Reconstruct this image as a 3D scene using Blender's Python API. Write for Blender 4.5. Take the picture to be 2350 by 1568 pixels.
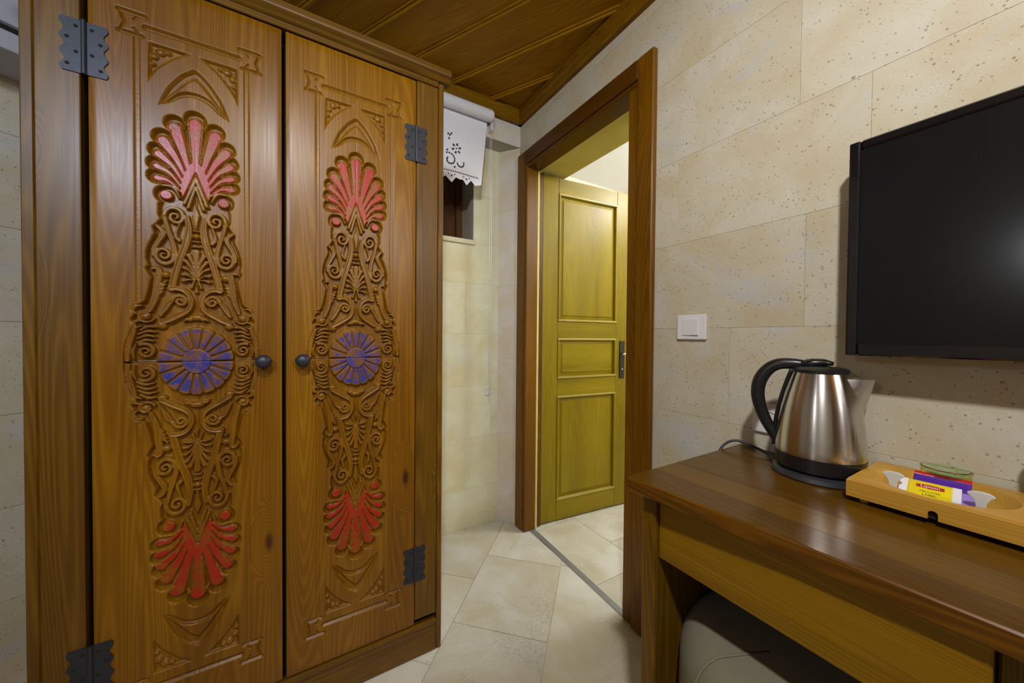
import bpy, bmesh, math, random
import numpy as np
from mathutils import Matrix, Vector

# ------------------------------------------------------------------ clear
for o in list(bpy.data.objects):
    bpy.data.objects.remove(o, do_unlink=True)
scene = bpy.context.scene
COL = scene.collection
random.seed(7)
rng = np.random.default_rng(11)

# ------------------------------------------------------------------ camera
cam_data = bpy.data.cameras.new("camera")
cam_data.sensor_width = 36.0
cam_data.lens = 807.03 / 2350 * 36.0
cam_data.clip_start = 0.02
cam = bpy.data.objects.new("camera", cam_data)
COL.objects.link(cam)
YAW, PITCH, ROLL = 1.02945547, -0.01531622, 0.00834404
def _cam_axes(a, b, c):
    xd = np.array([math.sin(a), 0, math.cos(a)])
    yd = np.array([-math.cos(a), 0, math.sin(a)])
    zd = np.array([0, -1.0, 0])
    P = np.array([[1, 0, 0], [0, math.cos(b), math.sin(b)], [0, -math.sin(b), math.cos(b)]])
    R = np.array([[math.cos(c), -math.sin(c), 0], [math.sin(c), math.cos(c), 0], [0, 0, 1]])
    M = R @ P
    return np.stack([M @ xd, M @ yd, M @ zd], 1)
_R = _cam_axes(YAW, PITCH, ROLL)
_rt, _dn, _fw = _R[0], _R[1], _R[2]
cam.matrix_world = Matrix(((_rt[0], -_dn[0], -_fw[0], 0.0),
                           (_rt[1], -_dn[1], -_fw[1], 0.0),
                           (_rt[2], -_dn[2], -_fw[2], 1.08),
                           (0, 0, 0, 1)))
scene.camera = cam

# ------------------------------------------------------------------ light and exposure
world = bpy.data.worlds.new("world")
scene.world = world
world.use_nodes = True
world.node_tree.nodes["Background"].inputs[0].default_value = (0.75, 0.85, 1.0, 1)
world.node_tree.nodes["Background"].inputs[1].default_value = 0.05
def point_lamp(name, loc, power, color, radius):
    l = bpy.data.lights.new(name, 'POINT')
    l.energy = power; l.color = color; l.shadow_soft_size = radius
    o = bpy.data.objects.new(name, l); o.location = loc
    COL.objects.link(o)
    return o
def spot_lamp(name, loc, aim, power, color, radius, cone, blend):
    l = bpy.data.lights.new(name, 'SPOT')
    l.energy = power; l.color = color; l.shadow_soft_size = radius
    l.spot_size = math.radians(cone); l.spot_blend = blend
    o = bpy.data.objects.new(name, l); o.location = loc
    o.rotation_euler = (Vector(aim) - Vector(loc)).to_track_quat('-Z', 'Y').to_euler()
    COL.objects.link(o)
    return o
# adjustable ceiling spots, a rear lamp, a wall sconce and the bathroom lamp
spot_lamp("ceiling_spot_light", (-0.12, -0.25, 2.20), (1.0, 0.62, 0.95), 86, (1.0, 0.98, 0.95), 0.045, 126, 1.0)
spot_lamp("wardrobe_spot_light", (-0.90, -0.92, 2.16), (-0.25, 1.15, 1.62), 105, (0.70, 0.83, 1.0), 0.10, 62, 1.0)
point_lamp("rear_lamp_light", (0.72, -1.95, 2.12), 56, (0.95, 0.98, 1.0), 0.10)
point_lamp("sconce_light", (-1.62, 0.07, 1.60), 8, (0.80, 0.88, 1.0), 0.06)
point_lamp("bathroom_lamp_light", (2.20, 0.80, 2.20), 50, (0.96, 0.98, 1.0), 0.10)
vs = scene.view_settings
vs.view_transform = 'Standard'
try: vs.look = 'None'
except Exception: pass
vs.exposure = 0.0
vs.gamma = 1.0
vs.use_curve_mapping = False

# ------------------------------------------------------------------ material helpers
class NT:
    def __init__(self, name):
        self.m = bpy.data.materials.new(name); self.m.use_nodes = True
        self.t = self.m.node_tree
        self.b = self.t.nodes["Principled BSDF"]
    def n(self, typ, **kw):
        nd = self.t.nodes.new(typ)
        for k, v in kw.items(): setattr(nd, k, v)
        return nd
    def set(self, sock, v):
        if isinstance(v, bpy.types.NodeSocket): self.t.links.new(v, sock)
        else: sock.default_value = v
    def math(self, op, a, b=0.0, clamp=False):
        nd = self.n('ShaderNodeMath', operation=op, use_clamp=clamp)
        self.set(nd.inputs[0], a); self.set(nd.inputs[1], b)
        return nd.outputs[0]
    def vmath(self, op, a, b=None):
        nd = self.n('ShaderNodeVectorMath', operation=op)
        self.set(nd.inputs[0], a)
        if b is not None: self.set(nd.inputs[1], b)
        return nd.outputs[0]
    def mix(self, f, a, b):
        nd = self.n('ShaderNodeMix', data_type='RGBA')
        self.set(nd.inputs[0], f); self.set(nd.inputs[6], a); self.set(nd.inputs[7], b)
        return nd.outputs[2]
    def noise(self, vec, scale, detail=2.0, rough=0.5, dist=0.0):
        nd = self.n('ShaderNodeTexNoise')
        self.set(nd.inputs['Vector'], vec); nd.inputs['Scale'].default_value = scale
        nd.inputs['Detail'].default_value = detail; nd.inputs['Roughness'].default_value = rough
        nd.inputs['Distortion'].default_value = dist
        return nd.outputs['Fac']
    def voro(self, vec, scale, rand=1.0):
        nd = self.n('ShaderNodeTexVoronoi')
        self.set(nd.inputs['Vector'], vec); nd.inputs['Scale'].default_value = scale
        nd.inputs['Randomness'].default_value = rand
        return nd.outputs['Distance'], nd.outputs['Color']
    def ramp(self, f, stops):
        nd = self.n('ShaderNodeValToRGB')
        self.set(nd.inputs[0], f)
        e = nd.color_ramp.elements
        while len(e) < len(stops): e.new(0.5)
        for i, (p, c) in enumerate(stops):
            e[i].position = p; e[i].color = (c[0], c[1], c[2], 1)
        return nd.outputs[0]
    def maprange(self, v, a, b, c=0.0, d=1.0, smooth=False):
        nd = self.n('ShaderNodeMapRange')
        if smooth: nd.interpolation_type = 'SMOOTHSTEP'
        self.set(nd.inputs[0], v)
        for i, x in enumerate((a, b, c, d)): nd.inputs[i + 1].default_value = x
        return nd.outputs[0]
    def bump(self, h, strength, dist):
        nd = self.n('ShaderNodeBump')
        nd.inputs['Strength'].default_value = strength; nd.inputs['Distance'].default_value = dist
        self.set(nd.inputs['Height'], h)
        self.set(self.b.inputs['Normal'], nd.outputs[0])
    def objcoord(self): return self.n('ShaderNodeTexCoord').outputs['Object']
    def info(self, w): return self.n('ShaderNodeObjectInfo').outputs[w]

def plain(name, col, rough=0.5, metal=0.0, coat=0.0, spec=0.5, mottled=0.0, scale=40.0):
    t = NT(name); b = t.b
    b.inputs['Roughness'].default_value = rough; b.inputs['Metallic'].default_value = metal
    b.inputs['Coat Weight'].default_value = coat; b.inputs['Specular IOR Level'].default_value = spec
    f = t.noise(t.objcoord(), scale, 3.0)
    k = mottled
    c = t.mix(f, (col[0]*(1-k), col[1]*(1-k), col[2]*(1-k), 1), (min(1, col[0]*(1+k)), min(1, col[1]*(1+k)), min(1, col[2]*(1+k)), 1))
    t.set(b.inputs['Base Color'], c)
    return t.m

def wood(name, dark, mid, light, axis='z', rough=0.32, coat=0.25, knots=0.62, hashmode='random',
         ring=34.0, contrast=1.0, paint=False, gscale=1.0, bump=0.25, spec=0.30):
    t = NT(name); b = t.b
    p = t.objcoord()
    sep = t.n('ShaderNodeSeparateXYZ'); t.set(sep.inputs[0], p)
    x, y, z = sep.outputs
    if axis == 'z': a, c, l = x, y, z
    elif axis == 'x': a, c, l = y, z, x
    else: a, c, l = x, z, y
    com = t.n('ShaderNodeCombineXYZ')
    t.set(com.inputs[0], a); t.set(com.inputs[1], c); t.set(com.inputs[2], l)
    q = com.outputs[0]
    if hashmode == 'random':
        r = t.info('Random')
        off = t.n('ShaderNodeCombineXYZ')
        t.set(off.inputs[0], t.math('MULTIPLY', r, 7.3)); t.set(off.inputs[1], t.math('MULTIPLY', r, 13.7)); t.set(off.inputs[2], t.math('MULTIPLY', r, 29.1))
        q = t.vmath('ADD', q, off.outputs[0])
    else:
        q = t.vmath('ADD', q, t.vmath('MULTIPLY', t.info('Location'), (17.3, 5.1, 9.7)))
    # knots
    kd, kc = t.voro(t.vmath('MULTIPLY', q, (6.0*gscale, 2.0, 2.2*gscale)), 1.0)
    ks = t.n('ShaderNodeSeparateColor'); t.set(ks.inputs[0], kc)
    has = t.math('GREATER_THAN', ks.outputs[0], knots)
    kn = t.math('MULTIPLY', t.maprange(kd, 0.0, 0.30, 1.0, 0.0, True), has)
    core = t.math('MULTIPLY', t.maprange(kd, 0.03, 0.085, 1.0, 0.0, True), has)
    # growth ring contours of a stretched noise field
    v = t.noise(t.vmath('MULTIPLY', q, (8.0*gscale, 8.0*gscale, 0.42*gscale)), 1.0, 1.2, 0.40)
    v = t.math('ADD', v, t.math('MULTIPLY', kn, 0.22))
    rings = t.math('MULTIPLY_ADD', t.math('SINE', t.math('MULTIPLY', v, ring * 8.5)), 0.5)
    rings.node.inputs[2].default_value = 0.5
    rings = t.math('POWER', rings, 1.6)
    streak = t.noise(t.vmath('MULTIPLY', q, (240.0, 240.0, 4.0)), 1.0, 3.0, 0.6)
    blot = t.noise(t.vmath('MULTIPLY', q, (9.0, 9.0, 1.1)), 1.0, 3.0, 0.5)
    f = t.math('ADD', t.math('MULTIPLY', rings, 0.22 * contrast), t.math('MULTIPLY', streak, 0.42 * contrast))
    f = t.math('ADD', f, t.math('MULTIPLY', blot, 0.62))
    f = t.math('SUBTRACT', f, 0.16 + 0.33 * (contrast - 1.0))
    colr = t.ramp(f, [(0.12, dark), (0.48, mid), (0.85, light)])
    kcol = (dark[0]*0.30, dark[1]*0.25, dark[2]*0.25, 1)
    colr = t.mix(t.math('MULTIPLY', core, 0.85), colr, kcol)
    if paint:
        at = t.n('ShaderNodeAttribute', attribute_name='paint')
        sp = t.n('ShaderNodeSeparateColor'); t.set(sp.inputs[0], at.outputs['Color'])
        wear = t.noise(q, 34.0, 4.0, 0.65)
        wr = t.maprange(wear, 0.36, 0.52, 0.20, 1.0)
        wb = t.maprange(t.noise(q, 34.0, 4.0, 0.7), 0.40, 0.60, 0.06, 0.90)
        colr = t.mix(t.math('MULTIPLY', sp.outputs[0], wr), colr, (0.33, 0.018, 0.005, 1))
        colr = t.mix(t.math('MULTIPLY', sp.outputs[1], wb), colr, (0.014, 0.034, 0.23, 1))
    t.set(b.inputs['Base Color'], colr)
    b.inputs['Roughness'].default_value = rough
    t.set(b.inputs['Roughness'], t.math('ADD', t.math('MULTIPLY', streak, 0.16), rough - 0.08))
    b.inputs['Coat Weight'].default_value = coat
    b.inputs['Coat Roughness'].default_value = 0.30
    b.inputs['Specular IOR Level'].default_value = spec
    t.bump(t.math('ADD', t.math('MULTIPLY', rings, 0.25), t.math('MULTIPLY', streak, 0.8)), bump * 0.6, 0.0005)
    return t.m

def stone(name, base, speck=1.0, tint=0.10, grey=0.50, rough=0.85):
    t = NT(name); b = t.b
    p = t.objcoord()
    r = t.info('Random')
    off = t.n('ShaderNodeCombineXYZ')
    for i, k in enumerate((5.1, 11.3, 3.7)): t.set(off.inputs[i], t.math('MULTIPLY', r, k))
    q = t.vmath('ADD', p, off.outputs[0])
    big = t.noise(q, 5.0, 4.0, 0.6, 0.6)
    c = t.mix(t.maprange(big, 0.35, 0.68), (base[0]*0.93, base[1]*0.85, base[2]*0.70, 1), (base[0]*1.04, base[1]*1.05, base[2]*1.08, 1))
    # grey mortar-like smears
    sm = t.maprange(t.noise(t.vmath('MULTIPLY', q, (1.0, 1.0, 2.0)), 3.0, 3.0, 0.5, 1.6), 0.58, 0.70)
    c = t.mix(t.math('MULTIPLY', sm, grey), c, (base[0]*0.86, base[1]*0.94, base[2]*1.30, 1))
    fine = t.noise(q, 420.0, 2.0)
    c = t.mix(t.maprange(fine, 0.3, 0.7, 0.0, 0.10), c, (base[0]*0.55, base[1]*0.5, base[2]*0.4, 1))
    d1, c1 = t.voro(q, 165.0)
    s1 = t.n('ShaderNodeSeparateColor'); t.set(s1.inputs[0], c1)
    rad = t.math('MULTIPLY', t.math('POWER', s1.outputs[2], 4.5), 0.40)
    m1 = t.math('MULTIPLY', t.math('LESS_THAN', d1, rad), 0.60 * speck)
    c = t.mix(m1, c, t.mix(s1.outputs[1], (0.12, 0.075, 0.03, 1), (0.26, 0.15, 0.05, 1)))
    d2, c2 = t.voro(q, 34.0)
    s2 = t.n('ShaderNodeSeparateColor'); t.set(s2.inputs[0], c2)
    rad2 = t.math('MULTIPLY', t.math('POWER', s2.outputs[2], 9.0), 0.16)
    m2 = t.math('MULTIPLY', t.math('LESS_THAN', t.math('ADD', d2, t.math('MULTIPLY', fine, 0.05)), rad2), 0.65 * speck)
    c = t.mix(m2, c, (0.20, 0.11, 0.035, 1))
    d3, c3 = t.voro(t.vmath('ADD', q, (3.3, 1.7, 8.1)), 140.0)
    s3 = t.n('ShaderNodeSeparateColor'); t.set(s3.inputs[0], c3)
    m3 = t.math('MULTIPLY', t.math('LESS_THAN', d3, t.math('MULTIPLY', t.math('POWER', s3.outputs[2], 4.0), 0.26)), 0.35 * speck)
    c = t.mix(m3, c, (min(1, base[0]*1.35), min(1, base[1]*1.38), min(1, base[2]*1.5), 1))
    d4, c4 = t.voro(t.vmath('ADD', q, (1.3, 6.7, 2.1)), 240.0)
    s4 = t.n('ShaderNodeSeparateColor'); t.set(s4.inputs[0], c4)
    m4 = t.math('MULTIPLY', t.math('LESS_THAN', d4, t.math('MULTIPLY', s4.outputs[2], 0.34)), 0.26 * speck)
    c = t.mix(m4, c, (base[0]*0.55, base[1]*0.50, base[2]*0.36, 1))
    # block to block tint
    tn = t.n('ShaderNodeHueSaturation')
    t.set(tn.inputs['Value'], t.math('ADD', t.math('MULTIPLY', r, tint), 1.0 - tint * 0.5))
    t.set(tn.inputs['Color'], c)
    t.set(b.inputs['Base Color'], tn.outputs[0])
    b.inputs['Roughness'].default_value = rough
    h = t.math('SUBTRACT', t.math('MULTIPLY', fine, 0.35), t.math('MULTIPLY', m1, 1.2))
    t.bump(h, 0.35, 0.0015)
    return t.m

def travertine(name, base):
    t = NT(name); b = t.b
    p = t.objcoord(); r = t.info('Random')
    off = t.n('ShaderNodeCombineXYZ')
    for i, k in enumerate((9.1, 4.3, 6.7)): t.set(off.inputs[i], t.math('MULTIPLY', r, k))
    q = t.vmath('ADD', p, off.outputs[0])
    big = t.noise(q, 4.0, 5.0, 0.6, 0.8)
    c = t.mix(t.maprange(big, 0.32, 0.66), (base[0]*0.84, base[1]*0.78, base[2]*0.62, 1), (base[0]*1.06, base[1]*1.06, base[2]*1.08, 1))
    pit = t.noise(q, 120.0, 4.0, 0.65)
    zone = t.maprange(t.noise(q, 3.0, 3.0, 0.5, 0.5), 0.48, 0.62)
    pm = t.math('MULTIPLY', t.maprange(pit, 0.50, 0.62), zone)
    c = t.mix(t.math('MULTIPLY', pm, 0.42), c, (0.25, 0.23, 0.20, 1))
    tn = t.n('ShaderNodeHueSaturation')
    t.set(tn.inputs['Value'], t.math('ADD', t.math('MULTIPLY', r, 0.22), 0.88))
    t.set(tn.inputs['Color'], c)
    t.set(b.inputs['Base Color'], tn.outputs[0])
    b.inputs['Roughness'].default_value = 0.42
    t.bump(t.math('SUBTRACT', 1.0, pm), 0.2, 0.0008)
    return t.m

M = {}
OR_D, OR_M, OR_L = (0.085, 0.025, 0.0003), (0.200, 0.079, 0.0005), (0.350, 0.165, 0.0030)
M['door'] = wood('stained_pine_door', OR_D, OR_M, OR_L, 'z', 0.32, 0.10, 0.70, 'location', paint=True, spec=0.30, contrast=0.62)
M['frame_z'] = wood('stained_pine_frame_upright', (0.052, 0.020, 0.0005), (0.128, 0.056, 0.0010), (0.22, 0.108, 0.0040), 'z', 0.36, 0.15, 0.62, contrast=0.9, spec=0.36)
M['frame_x'] = wood('stained_pine_frame_rail', (0.052, 0.020, 0.0005), (0.130, 0.058, 0.0010), (0.22, 0.108, 0.0040), 'x', 0.40, 0.08, 0.8, contrast=0.9)
M['ceil_d'] = wood('stained_pine_ceiling', (0.170, 0.076, 0.0004), (0.340, 0.162, 0.0006), (0.48, 0.245, 0.0020), 'x', 0.50, 0.0, 0.70, spec=0.12, contrast=0.8)
M['ceil_y'] = wood('stained_pine_ceiling_trim', (0.080, 0.036, 0.0004), (0.185, 0.084, 0.0006), (0.29, 0.140, 0.0020), 'y', 0.45, 0.05, 0.8, spec=0.15, contrast=0.8)
M['ceil_x'] = wood('stained_pine_ceiling_trim_back', (0.090, 0.040, 0.0004), (0.21, 0.098, 0.0008), (0.32, 0.165, 0.0030), 'x', 0.45, 0.05, 0.8, spec=0.15, contrast=0.8)
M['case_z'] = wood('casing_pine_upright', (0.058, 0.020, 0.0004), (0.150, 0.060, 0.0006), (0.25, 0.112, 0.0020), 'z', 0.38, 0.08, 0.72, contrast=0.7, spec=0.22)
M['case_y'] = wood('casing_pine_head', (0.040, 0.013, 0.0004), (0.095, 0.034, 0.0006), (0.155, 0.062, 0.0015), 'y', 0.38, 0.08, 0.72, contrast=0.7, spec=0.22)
M['leaf_z'] = wood('yellow_pine_leaf_upright', (0.105, 0.070, 0.0004), (0.225, 0.162, 0.0008), (0.33, 0.245, 0.0050), 'z', 0.42, 0.08, 0.66, bump=0.10, contrast=0.45, spec=0.22)
M['leaf_x'] = wood('yellow_pine_leaf_rail', (0.105, 0.070, 0.0004), (0.225, 0.162, 0.0008), (0.33, 0.245, 0.0050), 'x', 0.42, 0.08, 0.72, bump=0.10, contrast=0.45, spec=0.22)
M['leaf_edge'] = wood('yellow_pine_moulding', (0.20, 0.145, 0.018), (0.35, 0.275, 0.05), (0.48, 0.39, 0.12), 'x', 0.34, 0.3, 0.95, bump=0.1, contrast=0.6)
M['desk_y'] = wood('dark_stained_desk', (0.038, 0.015, 0.0004), (0.096, 0.042, 0.0006), (0.165, 0.080, 0.0020), 'y', 0.24, 0.10, 0.86, bump=0.06, contrast=0.45, spec=0.34)
M['desk_f'] = wood('desk_edge_wood', (0.040, 0.012, 0.0004), (0.125, 0.046, 0.0006), (0.24, 0.104, 0.0020), 'y', 0.34, 0.12, 0.72, bump=0.10, contrast=0.9, spec=0.25)
M['desk_a'] = wood('desk_apron_wood', (0.085, 0.036, 0.0004), (0.22, 0.108, 0.0006), (0.36, 0.195, 0.0030), 'y', 0.36, 0.08, 0.75, bump=0.10, contrast=0.55, spec=0.22)
M['desk_z'] = wood('desk_panel_wood', (0.060, 0.026, 0.0004), (0.145, 0.070, 0.0006), (0.25, 0.134, 0.0030), 'z', 0.38, 0.08, 0.75, bump=0.10, contrast=0.8, spec=0.22)
M['tray'] = wood('beech_tray', (0.30, 0.135, 0.010), (0.48, 0.250, 0.030), (0.60, 0.350, 0.06), 'y', 0.40, 0.12, 0.97, bump=0.06, contrast=0.6)
M['dark_wood'] = wood('dark_shutter_wood', (0.04, 0.015, 0.003), (0.10, 0.036, 0.006), (0.17, 0.066, 0.010), 'z', 0.5, 0.0, 0.8)
STONE = (0.555, 0.525, 0.43)
M['stone'] = stone('warm_tuff_stone', STONE, 1.0, 0.05)
M['stone_b'] = stone('pale_green_tuff_stone', (0.70, 0.69, 0.50), 0.40, 0.05, 0.25)
M['stone_p'] = stone('pinkish_tuff_stone', (0.66, 0.61, 0.53), 0.45, 0.04, 0.4)
M['mortar'] = stone('grey_lime_mortar', (0.50, 0.50, 0.48), 0.3, 0.0, 0.2)
M['soffit'] = stone('yellow_lintel_stone', (0.60, 0.53, 0.13), 0.5, 0.0, 0.1)
M['bath'] = stone('white_bathroom_stone', (0.78, 0.76, 0.66), 0.12, 0.05, 0.2)
M['tile'] = travertine('cream_travertine', (0.575, 0.56, 0.49))
M['grout'] = plain('sand_grout', (0.55, 0.51, 0.42), 0.9, mottled=0.1)
M['white_ceil'] = plain('white_paint', (0.80, 0.80, 0.80), 0.7, mottled=0.02)
M['black_iron'] = plain('black_iron', (0.030, 0.032, 0.042), 0.42, 0.35, mottled=0.3, scale=120)
M['dark_gap'] = plain('dark_cavity', (0.010, 0.007, 0.004), 0.9)  # near-black stand-in for shade inside gaps; also colours screws
M['black_plastic'] = plain('black_plastic', (0.010, 0.010, 0.011), 0.30)
M['black_gloss'] = plain('black_gloss_bezel', (0.006, 0.006, 0.008), 0.12, coat=0.5)
M['grey_plastic'] = plain('charcoal_plastic', (0.028, 0.028, 0.034), 0.35)
M['white_plastic'] = plain('white_plastic', (0.72, 0.71, 0.74), 0.35)
M['steel_trim'] = plain('grey_metal_strip', (0.30, 0.30, 0.30), 0.45, 0.6, mottled=0.15)
M['chrome'] = plain('chrome', (0.7, 0.7, 0.7), 0.18, 1.0)
M['dark_metal'] = plain('dark_handle_plate', (0.06, 0.055, 0.05), 0.35, 0.8)
M['cloth'] = plain('white_blind_cloth', (0.74, 0.73, 0.78), 0.85, mottled=0.02)
M['hole'] = plain('cutwork_dark', (0.035, 0.03, 0.03), 0.95)
M['fabric'] = plain('beige_upholstery', (0.21, 0.19, 0.135), 0.95, spec=0.2, mottled=0.12, scale=900)
M['piping'] = plain('beige_piping', (0.21, 0.19, 0.135), 0.9, spec=0.2, mottled=0.1, scale=900)
M['cable'] = plain('dark_blue_cable', (0.020, 0.020, 0.040), 0.45)
M['tea_y'] = plain('yellow_packet_foil', (0.78, 0.62, 0.010), 0.32, coat=0.3)
M['tea_w'] = plain('white_packet_end', (0.76, 0.75, 0.78), 0.35, coat=0.2)
M['tea_r'] = plain('red_print', (0.42, 0.030, 0.020), 0.35)
M['tea_k'] = plain('dark_print', (0.10, 0.07, 0.01), 0.4)
M['purple'] = plain('purple_packet', (0.085, 0.020, 0.30), 0.3, coat=0.3)
M['lilac'] = plain('lilac_packet', (0.30, 0.20, 0.62), 0.3, coat=0.3)
M['red_pk'] = plain('red_packet', (0.52, 0.020, 0.020), 0.3, coat=0.3)
M['ceramic'] = plain('grey_white_ceramic', (0.55, 0.57, 0.56), 0.25, coat=0.4)
M['ac'] = plain('grey_white_casing', (0.42, 0.43, 0.47), 0.5)

def screen_mat():
    t = NT('tv_screen'); b = t.b
    n = t.noise(t.vmath('MULTIPLY', t.objcoord(), (1, 400.0, 3.0)), 1.0, 1.0)
    t.set(b.inputs['Base Color'], t.mix(n, (0.006, 0.006, 0.007, 1), (0.009, 0.009, 0.011, 1)))
    b.inputs['Roughness'].default_value = 0.15
    b.inputs['Specular IOR Level'].default_value = 0.32
    return t.m
M['screen'] = screen_mat()
def steel_mat():
    t = NT('brushed_steel'); b = t.b
    n = t.noise(t.vmath('MULTIPLY', t.objcoord(), (6.0, 6.0, 900.0)), 1.0, 2.0)
    t.set(b.inputs['Base Color'], t.mix(n, (0.56, 0.54, 0.52, 1), (0.66, 0.64, 0.62, 1)))
    b.inputs['Metallic'].default_value = 1.0
    b.inputs['Roughness'].default_value = 0.24
    b.inputs['Anisotropic'].default_value = 0.8
    b.inputs['Anisotropic Rotation'].default_value = 0.25
    tg = t.n('ShaderNodeTangent', direction_type='RADIAL', axis='Z')
    t.set(b.inputs['Tangent'], tg.outputs[0])
    t.bump(n, 0.06, 0.0003)
    return t.m
M['steel'] = steel_mat()
def glass_mat(name, col):
    t = NT(name); b = t.b
    n = t.noise(t.objcoord(), 20.0)
    t.set(b.inputs['Base Color'], t.mix(n, (*col, 1), (col[0]*0.95, col[1]*0.98, col[2]*0.95, 1)))
    b.inputs['Transmission Weight'].default_value = 1.0
    b.inputs['Roughness'].default_value = 0.03
    b.inputs['IOR'].default_value = 1.48
    return t.m
M['green_glass'] = glass_mat('green_tinted_glass', (0.80, 0.96, 0.66))
M['olive_glass'] = glass_mat('olive_glass', (0.42, 0.44, 0.16))

# ------------------------------------------------------------------ geometry helpers
def tag(o, label=None, cat=None, group=None, kind=None):
    if label: o['label'] = label
    if cat: o['category'] = cat
    if group: o['group'] = group
    if kind: o['kind'] = kind
    return o
def thing(name, loc, label=None, cat=None, rotz=0.0, group=None, kind=None):
    o = bpy.data.objects.new(name, None)
    o.empty_display_size = 0.05
    o.location = loc; o.rotation_euler = (0, 0, rotz)
    COL.objects.link(o)
    return tag(o, label, cat, group, kind)
def link(name, me, mat, parent=None, loc=(0, 0, 0), smooth=False):
    if mat is not None and not me.materials: me.materials.append(mat)
    if smooth:
        me.polygons.foreach_set('use_smooth', [True] * len(me.polygons))
    o = bpy.data.objects.new(name, me)
    o.location = loc
    if parent is not None: o.parent = parent
    COL.objects.link(o)
    return o
def world_off(parent):
    v = Vector((0, 0, 0))
    while parent is not None:
        v += parent.location; parent = parent.parent
    return v
def from_bm(bm, name):
    me = bpy.data.meshes.new(name)
    bm.to_mesh(me); bm.free()
    return me
def box_me(sx, sy, sz, bevel=0.0, name='box', seg=1):
    bm = bmesh.new()
    bmesh.ops.create_cube(bm, size=1.0)
    for v in bm.verts: v.co = Vector((v.co.x * sx, v.co.y * sy, v.co.z * sz))
    if bevel > 0:
        bmesh.ops.bevel(bm, geom=list(bm.edges), offset=bevel, segments=seg, affect='EDGES', profile=0.6)
    return from_bm(bm, name)
def box(name, x0, x1, y0, y1, z0, z1, mat, parent=None, bevel=0.0, seg=1):
    """axis aligned box given in the parent's (unrotated) world coordinates"""
    me = box_me(x1 - x0, y1 - y0, z1 - z0, bevel, name, seg)
    c = Vector(((x0 + x1) / 2, (y0 + y1) / 2, (z0 + z1) / 2)) - world_off(parent)
    return link(name, me, mat, parent, c)
def lbox(name, x0, x1, y0, y1, z0, z1, mat, parent, bevel=0.0, seg=1):
    """box in the parent's local coordinates"""
    me = box_me(x1 - x0, y1 - y0, z1 - z0, bevel, name, seg)
    return link(name, me, mat, parent, ((x0 + x1) / 2, (y0 + y1) / 2, (z0 + z1) / 2))
def poly_me(verts, faces, name='mesh'):
    me = bpy.data.meshes.new(name)
    me.from_pydata([tuple(v) for v in verts], [], [tuple(f) for f in faces])
    me.validate(); me.update()
    return me
def prism_me(pts, a0, a1, axis='z', name='prism', bevel=0.0):
    """extrude a 2-D polygon along an axis; pts are the two other coordinates in cyclic order (y,z)/(z,x)/(x,y)"""
    bm = bmesh.new()
    def mk(p, a):
        if axis == 'z': return (p[0], p[1], a)
        if axis == 'x': return (a, p[0], p[1])
        return (p[0], a, p[1])
    lo = [bm.verts.new(mk(p, a0)) for p in pts]
    hi = [bm.verts.new(mk(p, a1)) for p in pts]
    bm.faces.new(lo); bm.faces.new(hi)
    n = len(pts)
    for i in range(n): bm.faces.new((lo[i], lo[(i + 1) % n], hi[(i + 1) % n], hi[i]))
    bmesh.ops.recalc_face_normals(bm, faces=list(bm.faces))
    if bevel > 0:
        bmesh.ops.bevel(bm, geom=list(bm.edges), offset=bevel, segments=1, affect='EDGES')
    return from_bm(bm, name)
def centred(me):
    """move a mesh so that its bounding box centre is the origin; returns the offset"""
    n = len(me.vertices); co = np.empty(n * 3); me.vertices.foreach_get('co', co); co = co.reshape(-1, 3)
    c = (co.min(0) + co.max(0)) / 2
    me.vertices.foreach_set('co', (co - c).ravel()); me.update()
    return Vector(c)
def prism(name, pts, a0, a1, mat, parent=None, axis='z', bevel=0.0):
    me = prism_me(pts, a0, a1, axis, name, bevel)
    c = centred(me)
    return link(name, me, mat, parent, c - world_off(parent))
def lathe_me(profile, seg=48, name='lathe', sx=1.0, sy=1.0):
    verts, faces = [], []
    n = len(profile)
    for r, z in profile:
        for k in range(seg):
            a = 2 * math.pi * k / seg
            verts.append((r * math.cos(a) * sx, r * math.sin(a) * sy, z))
    for i in range(n - 1):
        for k in range(seg):
            a, b = i * seg + k, i * seg + (k + 1) % seg
            faces.append((a, b, b + seg, a + seg))
    if profile[0][0] > 1e-6: faces.append(tuple(range(seg - 1, -1, -1)))
    if profile[-1][0] > 1e-6: faces.append(tuple((n - 1) * seg + k for k in range(seg)))
    me = poly_me(verts, faces, name)
    bm = bmesh.new(); bm.from_mesh(me)
    bmesh.ops.remove_doubles(bm, verts=list(bm.verts), dist=1e-6)
    bmesh.ops.recalc_face_normals(bm, faces=list(bm.faces))
    bm.to_mesh(me); bm.free()
    return me
def auto_smooth(me, deg=35):
    me.polygons.foreach_set('use_smooth', [True] * len(me.polygons))
    bm = bmesh.new(); bm.from_mesh(me)
    lim = math.radians(deg)
    for e in bm.edges:
        if len(e.link_faces) == 2 and e.calc_face_angle(0.0) > lim: e.smooth = False
    bm.to_mesh(me); bm.free()
    return me
def catmull(pts, n=8):
    P = [np.array(p, float) for p in pts]
    P = [2 * P[0] - P[1]] + P + [2 * P[-1] - P[-2]]
    out = []
    for i in range(1, len(P) - 2):
        for k in range(n):
            t = k / n
            out.append(0.5 * ((2 * P[i]) + (-P[i-1] + P[i+1]) * t + (2*P[i-1] - 5*P[i] + 4*P[i+1] - P[i+2]) * t*t + (-P[i-1] + 3*P[i] - 3*P[i+1] + P[i+2]) * t**3))
    out.append(P[-2])
    return out
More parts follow.
